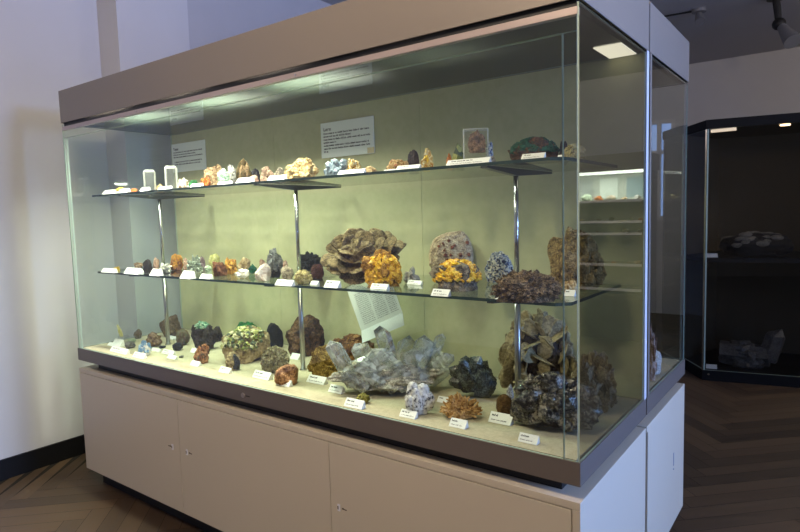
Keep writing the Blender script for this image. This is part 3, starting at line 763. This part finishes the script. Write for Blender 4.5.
spec('rough_rock','tan rough rock with holes behind white rough pieces',Mi,244,14,257.5,272,gen=RK(K['creamround'],6,.35,2.4),d=.8)
spec('white_mineral','white rough lumps in front of the tan holed rock',Mi,242,15,268.5,279,gen=CL(K['white'],K['white'],'cube',26,.5,.75,.9),d=.6)
spec('mineral_chip','small dark blue green piece behind the pinkish white nodule',Mi,253,8.5,264,273.5,gen=RK(K['malach'],7,.25))
spec('mineral_chip','little pink chip peeping over the pinkish white nodule',Mi,262.5,7,258.5,271,gen=RK(K['pink'],6,.25))
spec('speckled_rock','tall black and white speckled rock left of middle steel post',Mi,275,18,248,278,gen=CL(K['black'],K['spotted'],'cube',60,.34,.84,.9,zmin=-.1,part='crust'),d=.8)
spec('white_nodule','pinkish white rounded nodule before the speckled rock',Mi,263.5,16.5,263.5,281.5,gen=RK(m('pinkish white mineral',[(206,178,156),(236,218,202),(244,234,222)],50,.7),10,.12),d=.8)
spec('rough_rock','grey brown pointed rock right of the speckled rock',Mi,287.5,13,265,279.5,gen=RK(K['greybrown'],8,.25))
spec('mineral_chip','pinkish chip resting behind the grey brown pointed rock',Mi,285,7,260,272,gen=RK(K['pink'],6,.25))
spec('rough_rock','black craggy rock behind dark red ball on lower shelf',Mi,310,27,251,271,gen=RK(K['black'],5,.4,2.6),d=.6)
spec('crystal_cluster','straw yellow flat crystal cluster before middle steel post',Mi,303.5,19,269.5,285,gen=CL(K['straw'],K['straw'],'cube',60,.34,.82,.9),d=.7)
spec('mineral_ball','dark red round ball left of the large desert rose',Mi,317.5,13.5,264,279,gen=CL(K['darkred'],K['darkred'],'ball',110,.22,.9,.2))
spec('desert_rose','large sandy brown desert rose of broad overlapping petals',Mi,364,88,228,285,gen=ROSETTE(K['desert'],K['desert']),d=.6)
spec('golden_cluster','upright golden yellow crystal cluster before the desert rose',Mi,382,42,248.5,288,gen=CL(K['yelbrown'],K['yelcry'],'cube',330,.15,.86,.9,rough=.75),d=.7)
spec('crystal_cluster','small pale grey crystal pair right of the upright golden cluster',Mi,412,17,266.5,283.5,gen=CL(K['palecry'],K['palecry'],'stub',14,.75,.7,.4))
spec('crystal_slab','tall grey tan slab studded with red brown crystals',Mi,451.5,45,231,276,gen=SLAB(K['slab'],K['redcry']),d=.4)
spec('golden_cluster','wide golden yellow crystal cluster before the grey tan slab',Mi,455.5,54,258.5,292,gen=CL(K['greymat'],K['yelcry'],'cube',300,.15,.89,.9,rough=.45,zmin=.0,part='crystals',plabel='golden yellow crystals'),d=.55)
spec('blue_crystal','blue and white speckled crystal mass left of right post',Mi,499,29,251,283,gen=CL(K['bluewhite'],K['bluewhite'],'cube',200,.16,.88,.9,rough=.3),d=.6)
spec('bladed_mineral','wide dark brown bladed mass at the front of lower shelf',Mi,526,75,269.5,304,gen=CL(K['brownmass'],K['brownmass'],'prism',420,.17,.88,1.0,rough=.4,part='blades'),d=.5)
spec('ruffled_mineral','tall brown ruffled mineral at the right end of lower shelf',Mi,577,58,226,291,gen=CL(K['ruffle'],K['ruffle'],'ball',420,.13,.92,.9,rough=.45,part='lamellae'),d=.6)
spec('rough_rock','small cream yellow rock before the tall ruffled mineral',Mi,569,17,280,292.5,gen=RK(K['creamyel'],8,.2),d=.7)
g2='label cards on the lower shelf'
def cM(l,cx,w,top,base,**k): return card(l,'M',cx,w,top,base,group=g2,**k)
cM('white label card at far left end of the lower shelf',107,13,267.5,272.8)
cM('white label card second from the left on lower shelf',130,14,266.5,274.3)
cM('tiny white card right of the second card, lower shelf',140.5,5,268.5,272.5,small=True)
cM('white label card before the dark brown upright rock',153,9,267.5,276)
cM('white label card before the green grey sparkling cluster',184,10.5,269,279,two=False)
cM('white label card left of red brown rock, lower shelf',204,10,273,279,two=False)
cM('white label card in front of grey brown pointed rock',282.5,16.5,278.5,286)
cM('small white card left of the dark red ball',313,7,280,285,small=True)
cM('white label card before the large desert rose',330,13.5,279,288)
cM('white label card before the upright golden cluster',378,16.5,282.5,289.5)
cM('white label card before the pale grey crystal pair',413.5,13.5,279.5,284.8)
cM('white label card before the wide golden cluster',439,17,287.5,296.5)
cM('white label card before the dark brown bladed mass',503,16.5,291,300)
cM('white label card before the small cream yellow rock',569,10,288.5,296.5,two=False)
# ------------------------------------------------------------------ CASE FLOOR
Fl='F'
def STAND(inc):
    def f(sd):
        a=nb(); box(a,-1,1,-.7,.7,0,.9); bmesh.ops.bevel(a,geom=list(a.edges),offset=.06,segments=1,affect='EDGES')
        b=g_rock(sd,6,.3,1.8,3)
        for v in b.verts: v.co=Vector((v.co.x*.4-.55-v.co.z*.35,v.co.y*.4,.9+(v.co.z+.6)*.75))
        return [('clear_stand',a,M_plastic,False,None),('specimen',b,inc,False,None)]
    return f
spec('mineral_on_stand','slender yellow green piece leaning on small clear stand, far left case floor',Fl,124,11,324,346,gen=STAND(K['yelgreen']),cat='specimen stand')
spec('boxed_mineral','clear plastic box behind dark grey rock on case floor',Fl,132,14,337,343,gen=QBOX(K['palegreen']),cat='specimen box')
spec('rough_rock','small dark grey green rock at the back left of case floor',Fl,138,8,329,339,gen=RK(K['browngreen'],7,.25))
spec('rough_rock','grey rock with dark top left of the blue rock',Fl,130.5,10.5,341,349,gen=RK(K['darkgrey'],7,.25),d=.9)
spec('blue_rock','sky blue crusted rock at left of case floor',Fl,145,13,340,356,gen=CL(K['white'],K['bluepale'],'ball',36,.42,.8,.4,part='crust'),d=.8)
spec('rough_rock','red brown and yellow rock left of the left post foot',Fl,154.5,16,331.5,347.5,gen=CL(K['redyel'],K['redyel'],'cube',40,.4,.8,.9),d=.8)
spec('rough_rock','brown square block at the back behind left steel post',Fl,171,21,315,337,gen=RK(K['brownblock'],14,.08,2),d=.7)
spec('rough_rock','brown green upright rock right of the brown square block',Fl,183.5,13.5,328,346,gen=RK(K['browngreen'],7,.2),d=.8)
spec('boxed_mineral','clear plastic box before the brown square block',Fl,178.5,10,339,345,gen=QBOX(K['white']),cat='specimen box')
spec('rough_rock','small shiny black rock before the brown green upright rock',Fl,178,10.5,342.5,351,gen=RK(K['black'],8,.2),d=.9)
spec('mineral_chip','flat black flake on the felt near the left post foot',Fl,162.5,7,345.5,348.5,gen=RK(K['black'],6,.2))
spec('mineral_chip','left of two tiny dark crystals lying on the felt',Fl,175.5,4,356,358.5,gen=RK(K['darkgrey'],7,.2))
spec('mineral_chip','right of two tiny dark crystals lying on the felt',Fl,181.5,5,355.5,358,gen=RK(K['darkgrey'],7,.2))
def DARKGREEN(sd):
    a=g_rock(sd,9,.25,1.8,5); b=g_rock(sd+1,5,.3,2,4)
    for v in b.verts: v.co=Vector((v.co.x*.62+.05,v.co.y*.5+.1,v.co.z*.35+.72))
    return [('matrix',a,K['darkrock'],False,None),('crust',b,m('green white crust',[(60,110,84),(96,140,112),(190,200,180)],30,.6),False,'green and white crust')]
spec('dark_rock','large blackish rock with green and white crust on top',Fl,205,26,320.5,351,gen=DARKGREEN,d=.7)
spec('dark_rock','dark brown rock pressed behind the green crusted blackish rock',Fl,218,11,326,342,gen=RK(K['darkrock'],8,.2),d=.8)
spec('rough_rock','orange brown twisted rock with green patch before blackish rock',Fl,202.5,17,344,364.5,gen=CL(K['bowl'],m('orange and dark green patches',[(20,60,44),(120,74,40),(176,112,64)],30,.7),'stub',18,.6,.75,.6,part='crust'),d=.8)
spec('boulder','large yellow green crusted boulder on the case floor',Fl,246.5,50,325.5,364,gen=CL(K['boulder'],K['yelgrbig'],'ball',260,.13,.92,.2,planes=7,rough=.15,zmin=.12,face=(-.5,-.3,.6),part='crust',plabel='yellow green crust'),d=.7)
spec('green_rock','vivid green rock peeping above the yellow green boulder',Fl,246,26,321.5,340,gen=RK(K['green'],5,.25),d=.5)
spec('dark_rock','black smooth upright rock behind right of the boulder',Fl,275.5,17,322.5,349,gen=RK(K['black'],8,.1),d=.7)
def HALF(sd):
    a=g_rock(sd,8,.15,1.8,4); b=g_rock(sd+1,8,.1,1.5,4)
    for v in b.verts: v.co=Vector((v.co.x*.55+.42,v.co.y*.55-.45,v.co.z*.85))
    return [('stone',a,K['boulder'],False,None),('black_face',b,K['halfblack'],False,'glossy black face')]
spec('split_stone','small split stone with glossy black face before the boulder',Fl,233,15,351.5,371,gen=HALF,d=.8)
spec('round_rock','grey tan rough round rock left of the orange brown nodule',Fl,275.5,30,345.5,373.5,gen=CL(K['greytan'],K['greytan'],'cube',140,.17,.92,.9,rough=.2),d=.8)
def BOWL(sd):
    a=g_rock(sd,3,.12,1.5,5)
    for v in a.verts:
        p=v.co; q=Vector((0,-.75,.35)); k=max(0,1-(p-q).length/.85); v.co=p+Vector((0,.75,-.1))*k*k*1.2
    return [('nodule',a,K['bowl'],True,None)]
spec('hollow_nodule','orange brown hollow nodule near the front edge of case floor',Fl,287,25,363.5,386,gen=BOWL,d=.8)
spec('dark_rock','large pyramid shaped rust brown rock behind the middle post',Fl,306,40,314.5,357,gen=RK(K['bigbrown'],6,.2,1.6,sub=5),d=.7)
spec('ochre_rock','ochre yellow brown rock left of the large quartz cluster',Fl,330,45,344,379,gen=CL(K['ochre'],K['ochre'],'blade',70,.4,.82,.8,rough=.3,part='flakes'),d=.5)
spec('rust_rock','rust brown rock behind the large quartz cluster',Fl,352,52,333,366,gen=CL(K['rust'],K['rust'],'cube',90,.26,.86,.9,rough=.3),d=.45)
# large quartz cluster
def QUARTZ(sd):
    rg=random.Random(sd); W,H=129.,70.; X0,Y1=327.,398.
    P=lambda px,py,dy: Vector(((px-X0-W/2)/W*2,dy,(Y1-py)/H*1.1))
    cr=[((353,390,-.1),(330,340,-.05),.18),((374,385,.1),(358,346,.15),.2),((394,375,.2),(383,327,.2),.17),((404,390,.15),(413,340,.25),.2),
        ((420,385,.1),(433,340,.15),.19),((436,380,.2),(449,339,.25),.12),((428,390,.0),(458,361,.0),.15),((392,390,-.3),(352,362,-.25),.2),
        ((402,393,-.3),(374,352,-.15),.25),((423,394,-.25),(417,352,-.1),.26),((436,394,-.1),(455,378,-.1),.13),((366,394,-.35),(341,378,-.35),.15),
        ((410,394,-.4),(392,366,-.35),.2),((385,394,-.4),(366,376,-.45),.15),((430,390,.3),(440,352,.35),.16),((372,390,.35),(370,355,.4),.15)]
    out=[]
    a=g_rock(sd,6,.35,2.2,5)
    for v in a.verts: v.co=Vector((v.co.x*.82+.02,v.co.y*.55,(v.co.z+.6)*.26))
    out.append(('matrix',a,K['qmat'],False,'grey and pinkish matrix'))
    for b,t,r in cr:
        bm=nb(); o=P(*b); e=P(*t); hexprism(bm,o-(e-o)*.1,e-o,(e-o).length*1.1,r,rg,6,.13,.8,.92); out.append(('crystal',bm,M_q2,False,None))
    return out
spec('clear_quartz','largest cluster of clear pointed quartz crystals on the case floor',Fl,391.5,131,327,398,gen=QUARTZ,d=.42,cat='crystal')
spec('mossy_rock','small moss green clump before the large quartz cluster',Fl,363,15,393,404.5,gen=CL(K['mossy'],K['mossy'],'ball',50,.32,.8,.3),d=.8)
spec('white_nodule','white grey lumpy nodule before the right end of quartz cluster',Fl,420,31,381.5,416.5,gen=CL(K['nodul'],K['nodul'],'ball',22,.62,.72,.3,zmin=-.1,part='lumps'),d=.6)
def CORAL(sd):
    a=g_rock(sd,0,.2,1.6,3); a2=g_crys(sd,'spike',190,.34,.66,.7,-.05,.45)
    for v in a.verts: v.co=Vector((v.co.x*.72,v.co.y*.72,(v.co.z+.6)*.35))
    for v in a2.verts: v.co=Vector((v.co.x,v.co.y,v.co.z*.75+.22))
    return [('matrix',a,K['coral'],False,None),('branches',a2,K['coral'],False,None)]
spec('branching_mineral','tan branching coral like mineral near front of case floor',Fl,461,46,392,421.5,gen=CORAL,d=.6)
def CRYS(cm,mm,n,size,kind='stub',core=.72,jit=.55,zmin=-.35):
    def f(sd):
        a=g_rock(sd,5,.3,1.8,4)
        for v in a.verts: v.co*=core
        out=[('matrix',a,mm,False,None)]  # black core colour stands for the shade in gaps between crystals
        for i in range(n):
            out.append(('crystal',g_crys(sd*31+i,kind,1,size,core,jit,zmin,.45),cm,False,None))
        return out
    return f
spec('dark_crystal','blackish green jagged crystal group right of the quartz cluster',Fl,473,50,355,401,gen=CRYS(K['darkcry'],K['black'],44,.62,'stub',.62,.5),d=.6)
spec('mineral_ball','brown velvety ball left of the smoky quartz cluster',Fl,504.5,17,394,415,gen=RK(K['brownball'],0,.06,2,fine=.03),d=.9)
spec('pale_crystal','small pale crystal leaning at the left of smoky quartz',Fl,510,8,384,394,gen=RK(K['whitegrey'],9,.1),y=.36)
spec('desert_rose','tall olive brown desert rose of upright blades in right corner',Fl,538,82,308,415,gen=LEAFY(K['darkrock'],K['roseblade'],84,.27),dm=.20,y=.47)
spec('ruffled_mineral','grey brown ruffled mineral beside the right glass pane',Fl,594,46,350,414,gen=LEAFY(K['darkrock'],K['lamel'],70,.30,.8,.5,.6,.05),dm=.15,y=.43)
spec('smoky_quartz','big dark smoky quartz cluster at front right of case floor',Fl,556,94,371,436,gen=CRYS(K['smoky'],K['black'],70,.5,'stub',.62,.5),d=.55,cat='crystal')
g3='label cards on the case floor'
def cF(l,cx,w,top,base,**k): return card(l,'F',cx,w,top,base,group=g3,**k)
cF('white card standing upright behind the first floor label at far left',114.5,8,337,346.5,small=True)
cF('white label card at the far left of case floor',117,16,346.5,353)
cF('small white label card at the left glass on case floor',110.5,7,342,346,small=True)
cF('white label card before the sky blue rock',137,10.5,351.5,358)
cF('small white label card behind right of the sky blue rock',154.5,8,347.5,351.5,small=True)
cF('white label card left of small shiny black rock',166.5,11,349,354.5)
cF('small white label card beside the two tiny dark crystals',170.5,8,354.5,359,small=True)
cF('white label card behind the left steel post foot',171.5,9,335.5,339.5,small=True)
cF('white label card left of the large blackish green crusted rock',193,7,347.5,353,small=True)
cF('white label card left of the orange brown twisted rock',193.5,8,360,366,small=True)
cF('white label card left of the small split stone',223,10,366,373)
cF('small white label card behind the grey tan round rock',271,5,344.5,349,small=True)
cF('white label card before the grey tan round rock',259.5,16,369.5,379)
cF('white label card right behind the grey tan round rock',293.5,8,352,359.5,small=True)
cF('white label card leaning on the orange brown hollow nodule',282,12.5,378,386)
cF('white label card below ochre rock near middle post',314.5,17,374,383.5)
cF('white label card at left foot of the large quartz cluster',334,13,383.5,393)
cF('white label card before the small moss green clump',352,17.5,397,408)
cF('white label card before the white grey lumpy nodule',406.5,15.5,408.5,418)
cF('white label card behind the tan branching mineral',442.5,12,395.5,403,two=False)
cF('white label card before the tan branching mineral',456.5,16,417,428)
cF('white label card before the brown velvety ball',499,22,410.5,424)
cF('white label card before the big smoky quartz cluster',527,19,432,443.5)
# printed sheet leaning behind quartz
yy=.50
c=[on(1,yy,349,290),on(1,yy,361.3,331),on(1,yy,402.5,313),on(1,yy,393,290)]
A,B,C2,D2=[Vector(q) for q in c]
ux=(C2-B).normalized(); uz=ux.cross(Vector((0,1,0))).normalized()*-1
if uz.z<0: uz=-uz
wd=(C2-B).length
t=thing('printed_sheet','tilted white printed sheet leaning under the lower shelf behind the quartz','paper sheet',B)
hgt=.205
def quadbm(u0,u1,w0,w1,th,y0=0):
    bm=nb(); vs=[]
    for y in(y0,y0+th):
        for u,w in((u0,w0),(u1,w0),(u1,w1),(u0,w1)):
            p=ux*u+uz*w; p.y+=y; vs.append(bm.verts.new(p))
    for q in((0,1,2,3),(7,6,5,4),(0,4,5,1),(1,5,6,2),(2,6,7,3),(3,7,4,0)): bm.faces.new([vs[i] for i in q])
    return bm
obj('sheet',quadbm(0,wd,.0,hgt,.002),PAPERG,t)
bm=nb(); fs=[(ux*.012,-.055),]
# folded lower flap coming forward
v=[Vector((0,0,0)),ux*wd,ux*wd-uz*.052+Vector((0,-.02,0)),-uz*.052+Vector((0,-.02,0))]
a=[bm.verts.new(p) for p in v]; b=[bm.verts.new(p+Vector((0,.002,0))) for p in v]
bm.faces.new(a); bm.faces.new(b[::-1])
for i in range(4): bm.faces.new((a[i],b[i],b[(i+1)%4],a[(i+1)%4]))
for vv in bm.verts: vv.co+=uz*0.0
obj('flap',bm,mat('folded flap paper',(.74,.76,.74),.5),t)
bm=nb(); rg=random.Random(9)
for c0,c1 in((.12,.42),(.46,.74),(.78,.96)):
    for k in range(17):
        z=.02+k*.0085
        if z>hgt-.01: break
        tmp=nb(); scrawl(tmp,c0*wd,c1*wd,z,.0048,.0009,rg)
        mp={}
        for vv in tmp.verts:
            p=ux*vv.co.x+uz*vv.co.z; p.y-=.0006; mp[vv]=bm.verts.new(p)
        for f in tmp.faces: bm.faces.new([mp[q] for q in f.verts])
        tmp.free()
obj('lettering',bm,mat('grey print',(.16,.17,.16),.8),t)
# ------------------------------------------------------------------ rear case minerals
rgz=.752
def loose(name,label,gen,loc,w,d,h,cat='mineral',group=None,rz=0):
    SEED[0]+=13; parts=gen(SEED[0]); fit([p[1] for p in parts],w,d,h)
    if len(parts)==1:
        o=obj(name,parts[0][1],parts[0][2],None,loc,rz,smooth=parts[0][3]); return tag(o,label,cat,group)
    t=thing(name,label,cat,loc,rz,group)
    for pn,b_,mm,sm,pl in parts: obj(pn,b_,mm,t,smooth=sm,label=pl)
    return t
M_white2=m('white cauliflower mineral',[(180,178,170),(216,214,206)],40,.7)
loose('stalk_mineral','slender pinkish stalk mineral standing in the rear case',CL(m('pinkish stalk',[(168,140,124),(206,180,164)],50,.7),K['pink'],'prism',50,.3,.8,.6),(-.036,.885,.7522),.035,.03,.23)
loose('white_mineral','white cauliflower ball cluster on the rear case floor',CL(M_white2,M_white2,'ball',24,.6,.75,.3,part='lumps'),(-.06,.99,.7522),.07,.09,.10)
# ------------------------------------------------------------------ black octagonal case at the far right
P8=[(-.345,3.79),(.56,3.98),(.78,4.3),(.70,4.85),(-.40,4.68),(-.56,4.12)]
bc=thing('black_showcase','tall black angular showcase with glass sides in the dark background','display case',(.1,4.3,0))
TB=lambda o:(setattr(o,'matrix_parent_inverse',Matrix.Translation((-.1,-4.3,0))),o)[1]
def pol(name,m,z0,z1,s=1):
    bm=nb(); cx=sum(p[0] for p in P8)/6; cy=sum(p[1] for p in P8)/6
    prismpoly(bm,[(cx+(x-cx)*s,cy+(y-cy)*s) for x,y in P8],z0,z1); return TB(obj(name,bm,m,bc))
M_cg=glass('dark showcase glass',(.85,.85,.83),.035)
M_dkwall=mat('dark brown felt lining',(.06,.047,.028),.9)
M_ebony=mat('ebony veneer',(.004,.004,.004),.6,spec=.2)
pol('base',M_ebony,0,.083); pol('top',M_ebony,2.02,2.09); pol('shelf',M_ebony,.965,1.0,.975)
def wallseg(name,m,a,b,z0,z1,th=.012):
    bm=nb(); a,b=Vector((*a,0)),Vector((*b,0)); d=(b-a).normalized(); n=Vector((-d.y,d.x,0))*th
    pts=[a,b,b+n,a+n]; prismpoly(bm,[(p.x,p.y) for p in pts],z0,z1)
    if m is M_cg:
        bmesh.ops.recalc_face_normals(bm,faces=bm.faces)
        for f in bm.faces:
            f.normal_update(); f.material_index=0 if abs(f.normal.dot(n.normalized()))>.9 else 1
        return TB(obj(name,bm,[m,M_edge],bc))
    return TB(obj(name,bm,m,bc))
for i,(nm,mm) in enumerate((('front_glass',M_cg),('side_glass',M_cg),('back_panel',M_dkwall),('back_panel',M_dkwall),('back_panel',M_dkwall),('side_glass',M_cg))):
    a,b=P8[i],P8[(i+1)%6]
    a_,b_=[tuple(np.array(q)+(np.array((.13,4.29))-np.array(q))*.015) for q in(a,b)]
    wallseg(nm,mm,a_,b_,.085,2.018)
bm=nb(); box(bm,-.352,-.342,3.80,3.812,.085,2.018); TB(obj('corner_strip',bm,M_steel,bc))
bm=nb(); cyl(bm,(-.30,3.80,.055),(-.30,3.79,.055),.008,seg=12); TB(obj('lock',bm,M_steel,bc))
M_spotlit=mat('lit spot lens',(.9,.8,.6),.3,emit=(1,.72,.42),es=6); M_strip=mat('lit strip lamp',(.9,.85,.75),.3,emit=(1,.8,.6),es=.9)
bm=nb(); cyl(bm,(.165,3.99,2.012),(.165,3.99,2.02),.035,seg=24); TB(obj('spot_lens',bm,M_spotlit,bc))
bm=nb(); cyl(bm,(-.30,3.93,2.012),(-.30,3.93,2.02),.012,seg=16); TB(obj('spot_lens',bm,M_spotlit,bc))
bm=nb(); box(bm,-.325,-.15,3.86,3.90,1.998,2.019); TB(obj('strip_lamp',bm,M_strip,bc))
# its two specimens
loose('black_crystal_cluster','black crystal cluster dotted with white balls on black showcase shelf',CL(K['black'],m('grey white balls',[(96,92,84),(128,122,112)],30,.8),'ball',30,.27,.82,.2,zmin=.1,part='balls',plabel='greyish white balls'),(-.03,4.16,1.0005),.53,.26,.20,rz=.1)
def LYING(sd):
    rg=random.Random(sd); a=nb(); hexprism(a,(-1,0,.42),Vector((1,0,-.02)),1.55,.42,rg,6,.08,.9,.95)
    b=nb(); hexprism(b,(.42,0,.25),Vector((.28,0,1)),1.15,.33,rg,6,.22,.8,.98)
    c=g_rock(sd,6,.25,1.8,4)
    for v in c.verts: v.co=Vector((v.co.x*.7-.3,v.co.y*.45,(v.co.z+.6)*.5))
    return [('matrix',c,M_wq,False,None),('crystal',a,M_wq,False,None),('crystal',b,M_wq,False,None)]
M_wq=m('milky white quartz',[(62,58,54),(92,88,84)],20,.5,.3)
loose('milky_quartz','large milky quartz crystal lying on the black showcase base',LYING,(-.04,4.12,.0835),.48,.24,.33,rz=.1)
for lb,x,z in(('small white card on black showcase shelf by crystal cluster',-.30,1.0005),('small white card on black showcase base by milky quartz',-.29,.0835)):
    bm=nb(); pts=[(0,0),(.028,.03),(.04,0)]; A=[bm.verts.new((-.04,p,q)) for p,q in pts]; B=[bm.verts.new((.04,p,q)) for p,q in pts]
    bm.faces.new(A); bm.faces.new(B[::-1])
    for k in range(3): bm.faces.new((A[k],B[k],B[(k+1)%3],A[(k+1)%3]))
    tag(obj('label_card',bm,PAPER,None,(x,3.87,z),.2),lb,'label','cards in the black showcase')
# ------------------------------------------------------------------ lit case across the room, seen mirrored in the end pane
X0,X1,Y0,Y1=1.10,2.6,5.0,5.5
rc=thing('wall_showcase','lit showcase across the room mirrored in the right glass pane','display case',(X0,Y0,0))
TR=lambda o:(setattr(o,'matrix_parent_inverse',Matrix.Translation((-X0,-Y0,0))),o)[1]
M_wood=mat('dark walnut base',(.06,.04,.028),.5)
rb=lambda n,m_,*a:TR(bxo(n,m_,rc,*a))
rb('base',M_wood,X0,X1,Y0,Y1,0,.50); rb('canopy',M_taupe,X0-.02,X1+.02,Y0-.02,Y1,1.815,1.99)
rb('back_panel',mat('pale grey green lining',(.36,.38,.33),.9),X0,X1,Y1-.03,Y1,.50,1.815)
rb('side_panel',M_wood,X0,X0+.02,Y0,Y1-.03,.5,1.815); rb('side_panel',M_wood,X1-.02,X1,Y0,Y1-.03,.5,1.815)
rb('light_strip',mat('fluorescent strip',(.9,.9,.85),.3,emit=(.9,1,.86),es=4),X0+.02,X1-.02,Y0+.01,Y0+.06,1.785,1.814)
for i,(a,b) in enumerate(((1.16,1.42),(1.52,1.72),(1.8,2.1))):
    rb('picture_panel',[mat('dim blue panel',(.20,.26,.27),.7),mat('pale panel',(.52,.56,.50),.7),mat('grey panel',(.3,.32,.3),.7)][i],a,b,Y1-.034,Y1-.0305,1.54,1.76)
zs=(1.496,1.273,1.144,.81,.54); kinds=['whitegrey','orange','darkgrey','cream','palegreen','straw','greybrown','black']
rg=random.Random(77); protos=[]
for j,z in enumerate(zs):
    rb('shelf',M_shelfedge,X0+.02,X1-.02,Y0+.04,Y1-.03,z-.012,z)
    rb('label_strip',PAPER,X0+.04,X1-.04,Y0+.032,Y0+.040,z-.014,z+.014)
    if j==4: continue
    for i in range(9):
        x=X0+.1+i*.15+rg.uniform(-.03,.03); s=rg.uniform(.05,.11)*(1 if j==0 else .6)
        loose('shelf_mineral','small mineral on a shelf of the mirrored showcase across the room',RK(K[kinds[(i*3+j)%8]],7,.25,1.8,3),(x,Y0+.2+rg.uniform(-.05,.05),z+.0005),s*1.2,s*.9,s*.8,group='minerals in the mirrored showcase')
# ------------------------------------------------------------------ lights
def area(name,loc,rot,sx,sy,e,col,spread=180):
    l=bpy.data.lights.new(name,'AREA'); l.shape='RECTANGLE'; l.size=sx; l.size_y=sy; l.energy=e; l.color=col; l.spread=R(spread)
    o=bpy.data.objects.new(name,l); COL.objects.link(o); o.location=loc; o.rotation_euler=rot; return o
for i in range(4):
    x=-2.28+i*.56
    area('case_lamp',(x,.10,2.075),(R(8),0,0),.26,.06,18.5*(1.2,1.15,.85,.06)[i],(1,.94,.82),128)
area('rear_case_lamp',(-1.2,1.0,2.07),(0,0,0),1.8,.2,9.0,(.95,.95,1),130)
# daylight from the tall window on the right, warm room lamp behind the photographer
area('window_daylight',(3.55,(RY0+RY1)/2,(RZ0+RZ1)/2),(0,R(90),0),RZ1-RZ0,RY1-RY0,118,(.26,.44,1.0),122)
l=bpy.data.lights.new('room_lamp','POINT'); l.energy=120; l.color=(1,.79,.57); l.shadow_soft_size=.14; o=bpy.data.objects.new('room_lamp',l); COL.objects.link(o); o.location=(-.45,-1.35,2.98)
l=bpy.data.lights.new('far_room_fill','POINT'); l.energy=75; l.color=(1,.88,.80); l.shadow_soft_size=.15; o=bpy.data.objects.new('far_room_fill',l); COL.objects.link(o); o.location=(2.7,3.6,3.0)  # unseen fill added to brighten the far room and its reflections
l=bpy.data.lights.new('showcase_spot','SPOT'); l.energy=.5; l.color=(1,.75,.5); l.spot_size=R(100); o=bpy.data.objects.new('showcase_spot',l); COL.objects.link(o); o.location=(.10,4.0,2.0); o.rotation_euler=(R(10),0,0)
area('mirrored_case_lamp',(1.85,Y0+.1,1.78),(R(15),0,0),1.4,.06,26,(.9,1,.86))
w=bpy.data.worlds.new('world'); SC.world=w; w.use_nodes=True; w.node_tree.nodes['Background'].inputs[0].default_value=(.55,.55,.58,1); w.node_tree.nodes['Background'].inputs[1].default_value=.02
SC.view_settings.view_transform='Standard'; SC.view_settings.look='None'; SC.view_settings.exposure=0.0; SC.view_settings.gamma=1
SC.view_settings.use_curve_mapping=False
SC.cycles.transparent_max_bounces=32; SC.cycles.max_bounces=10
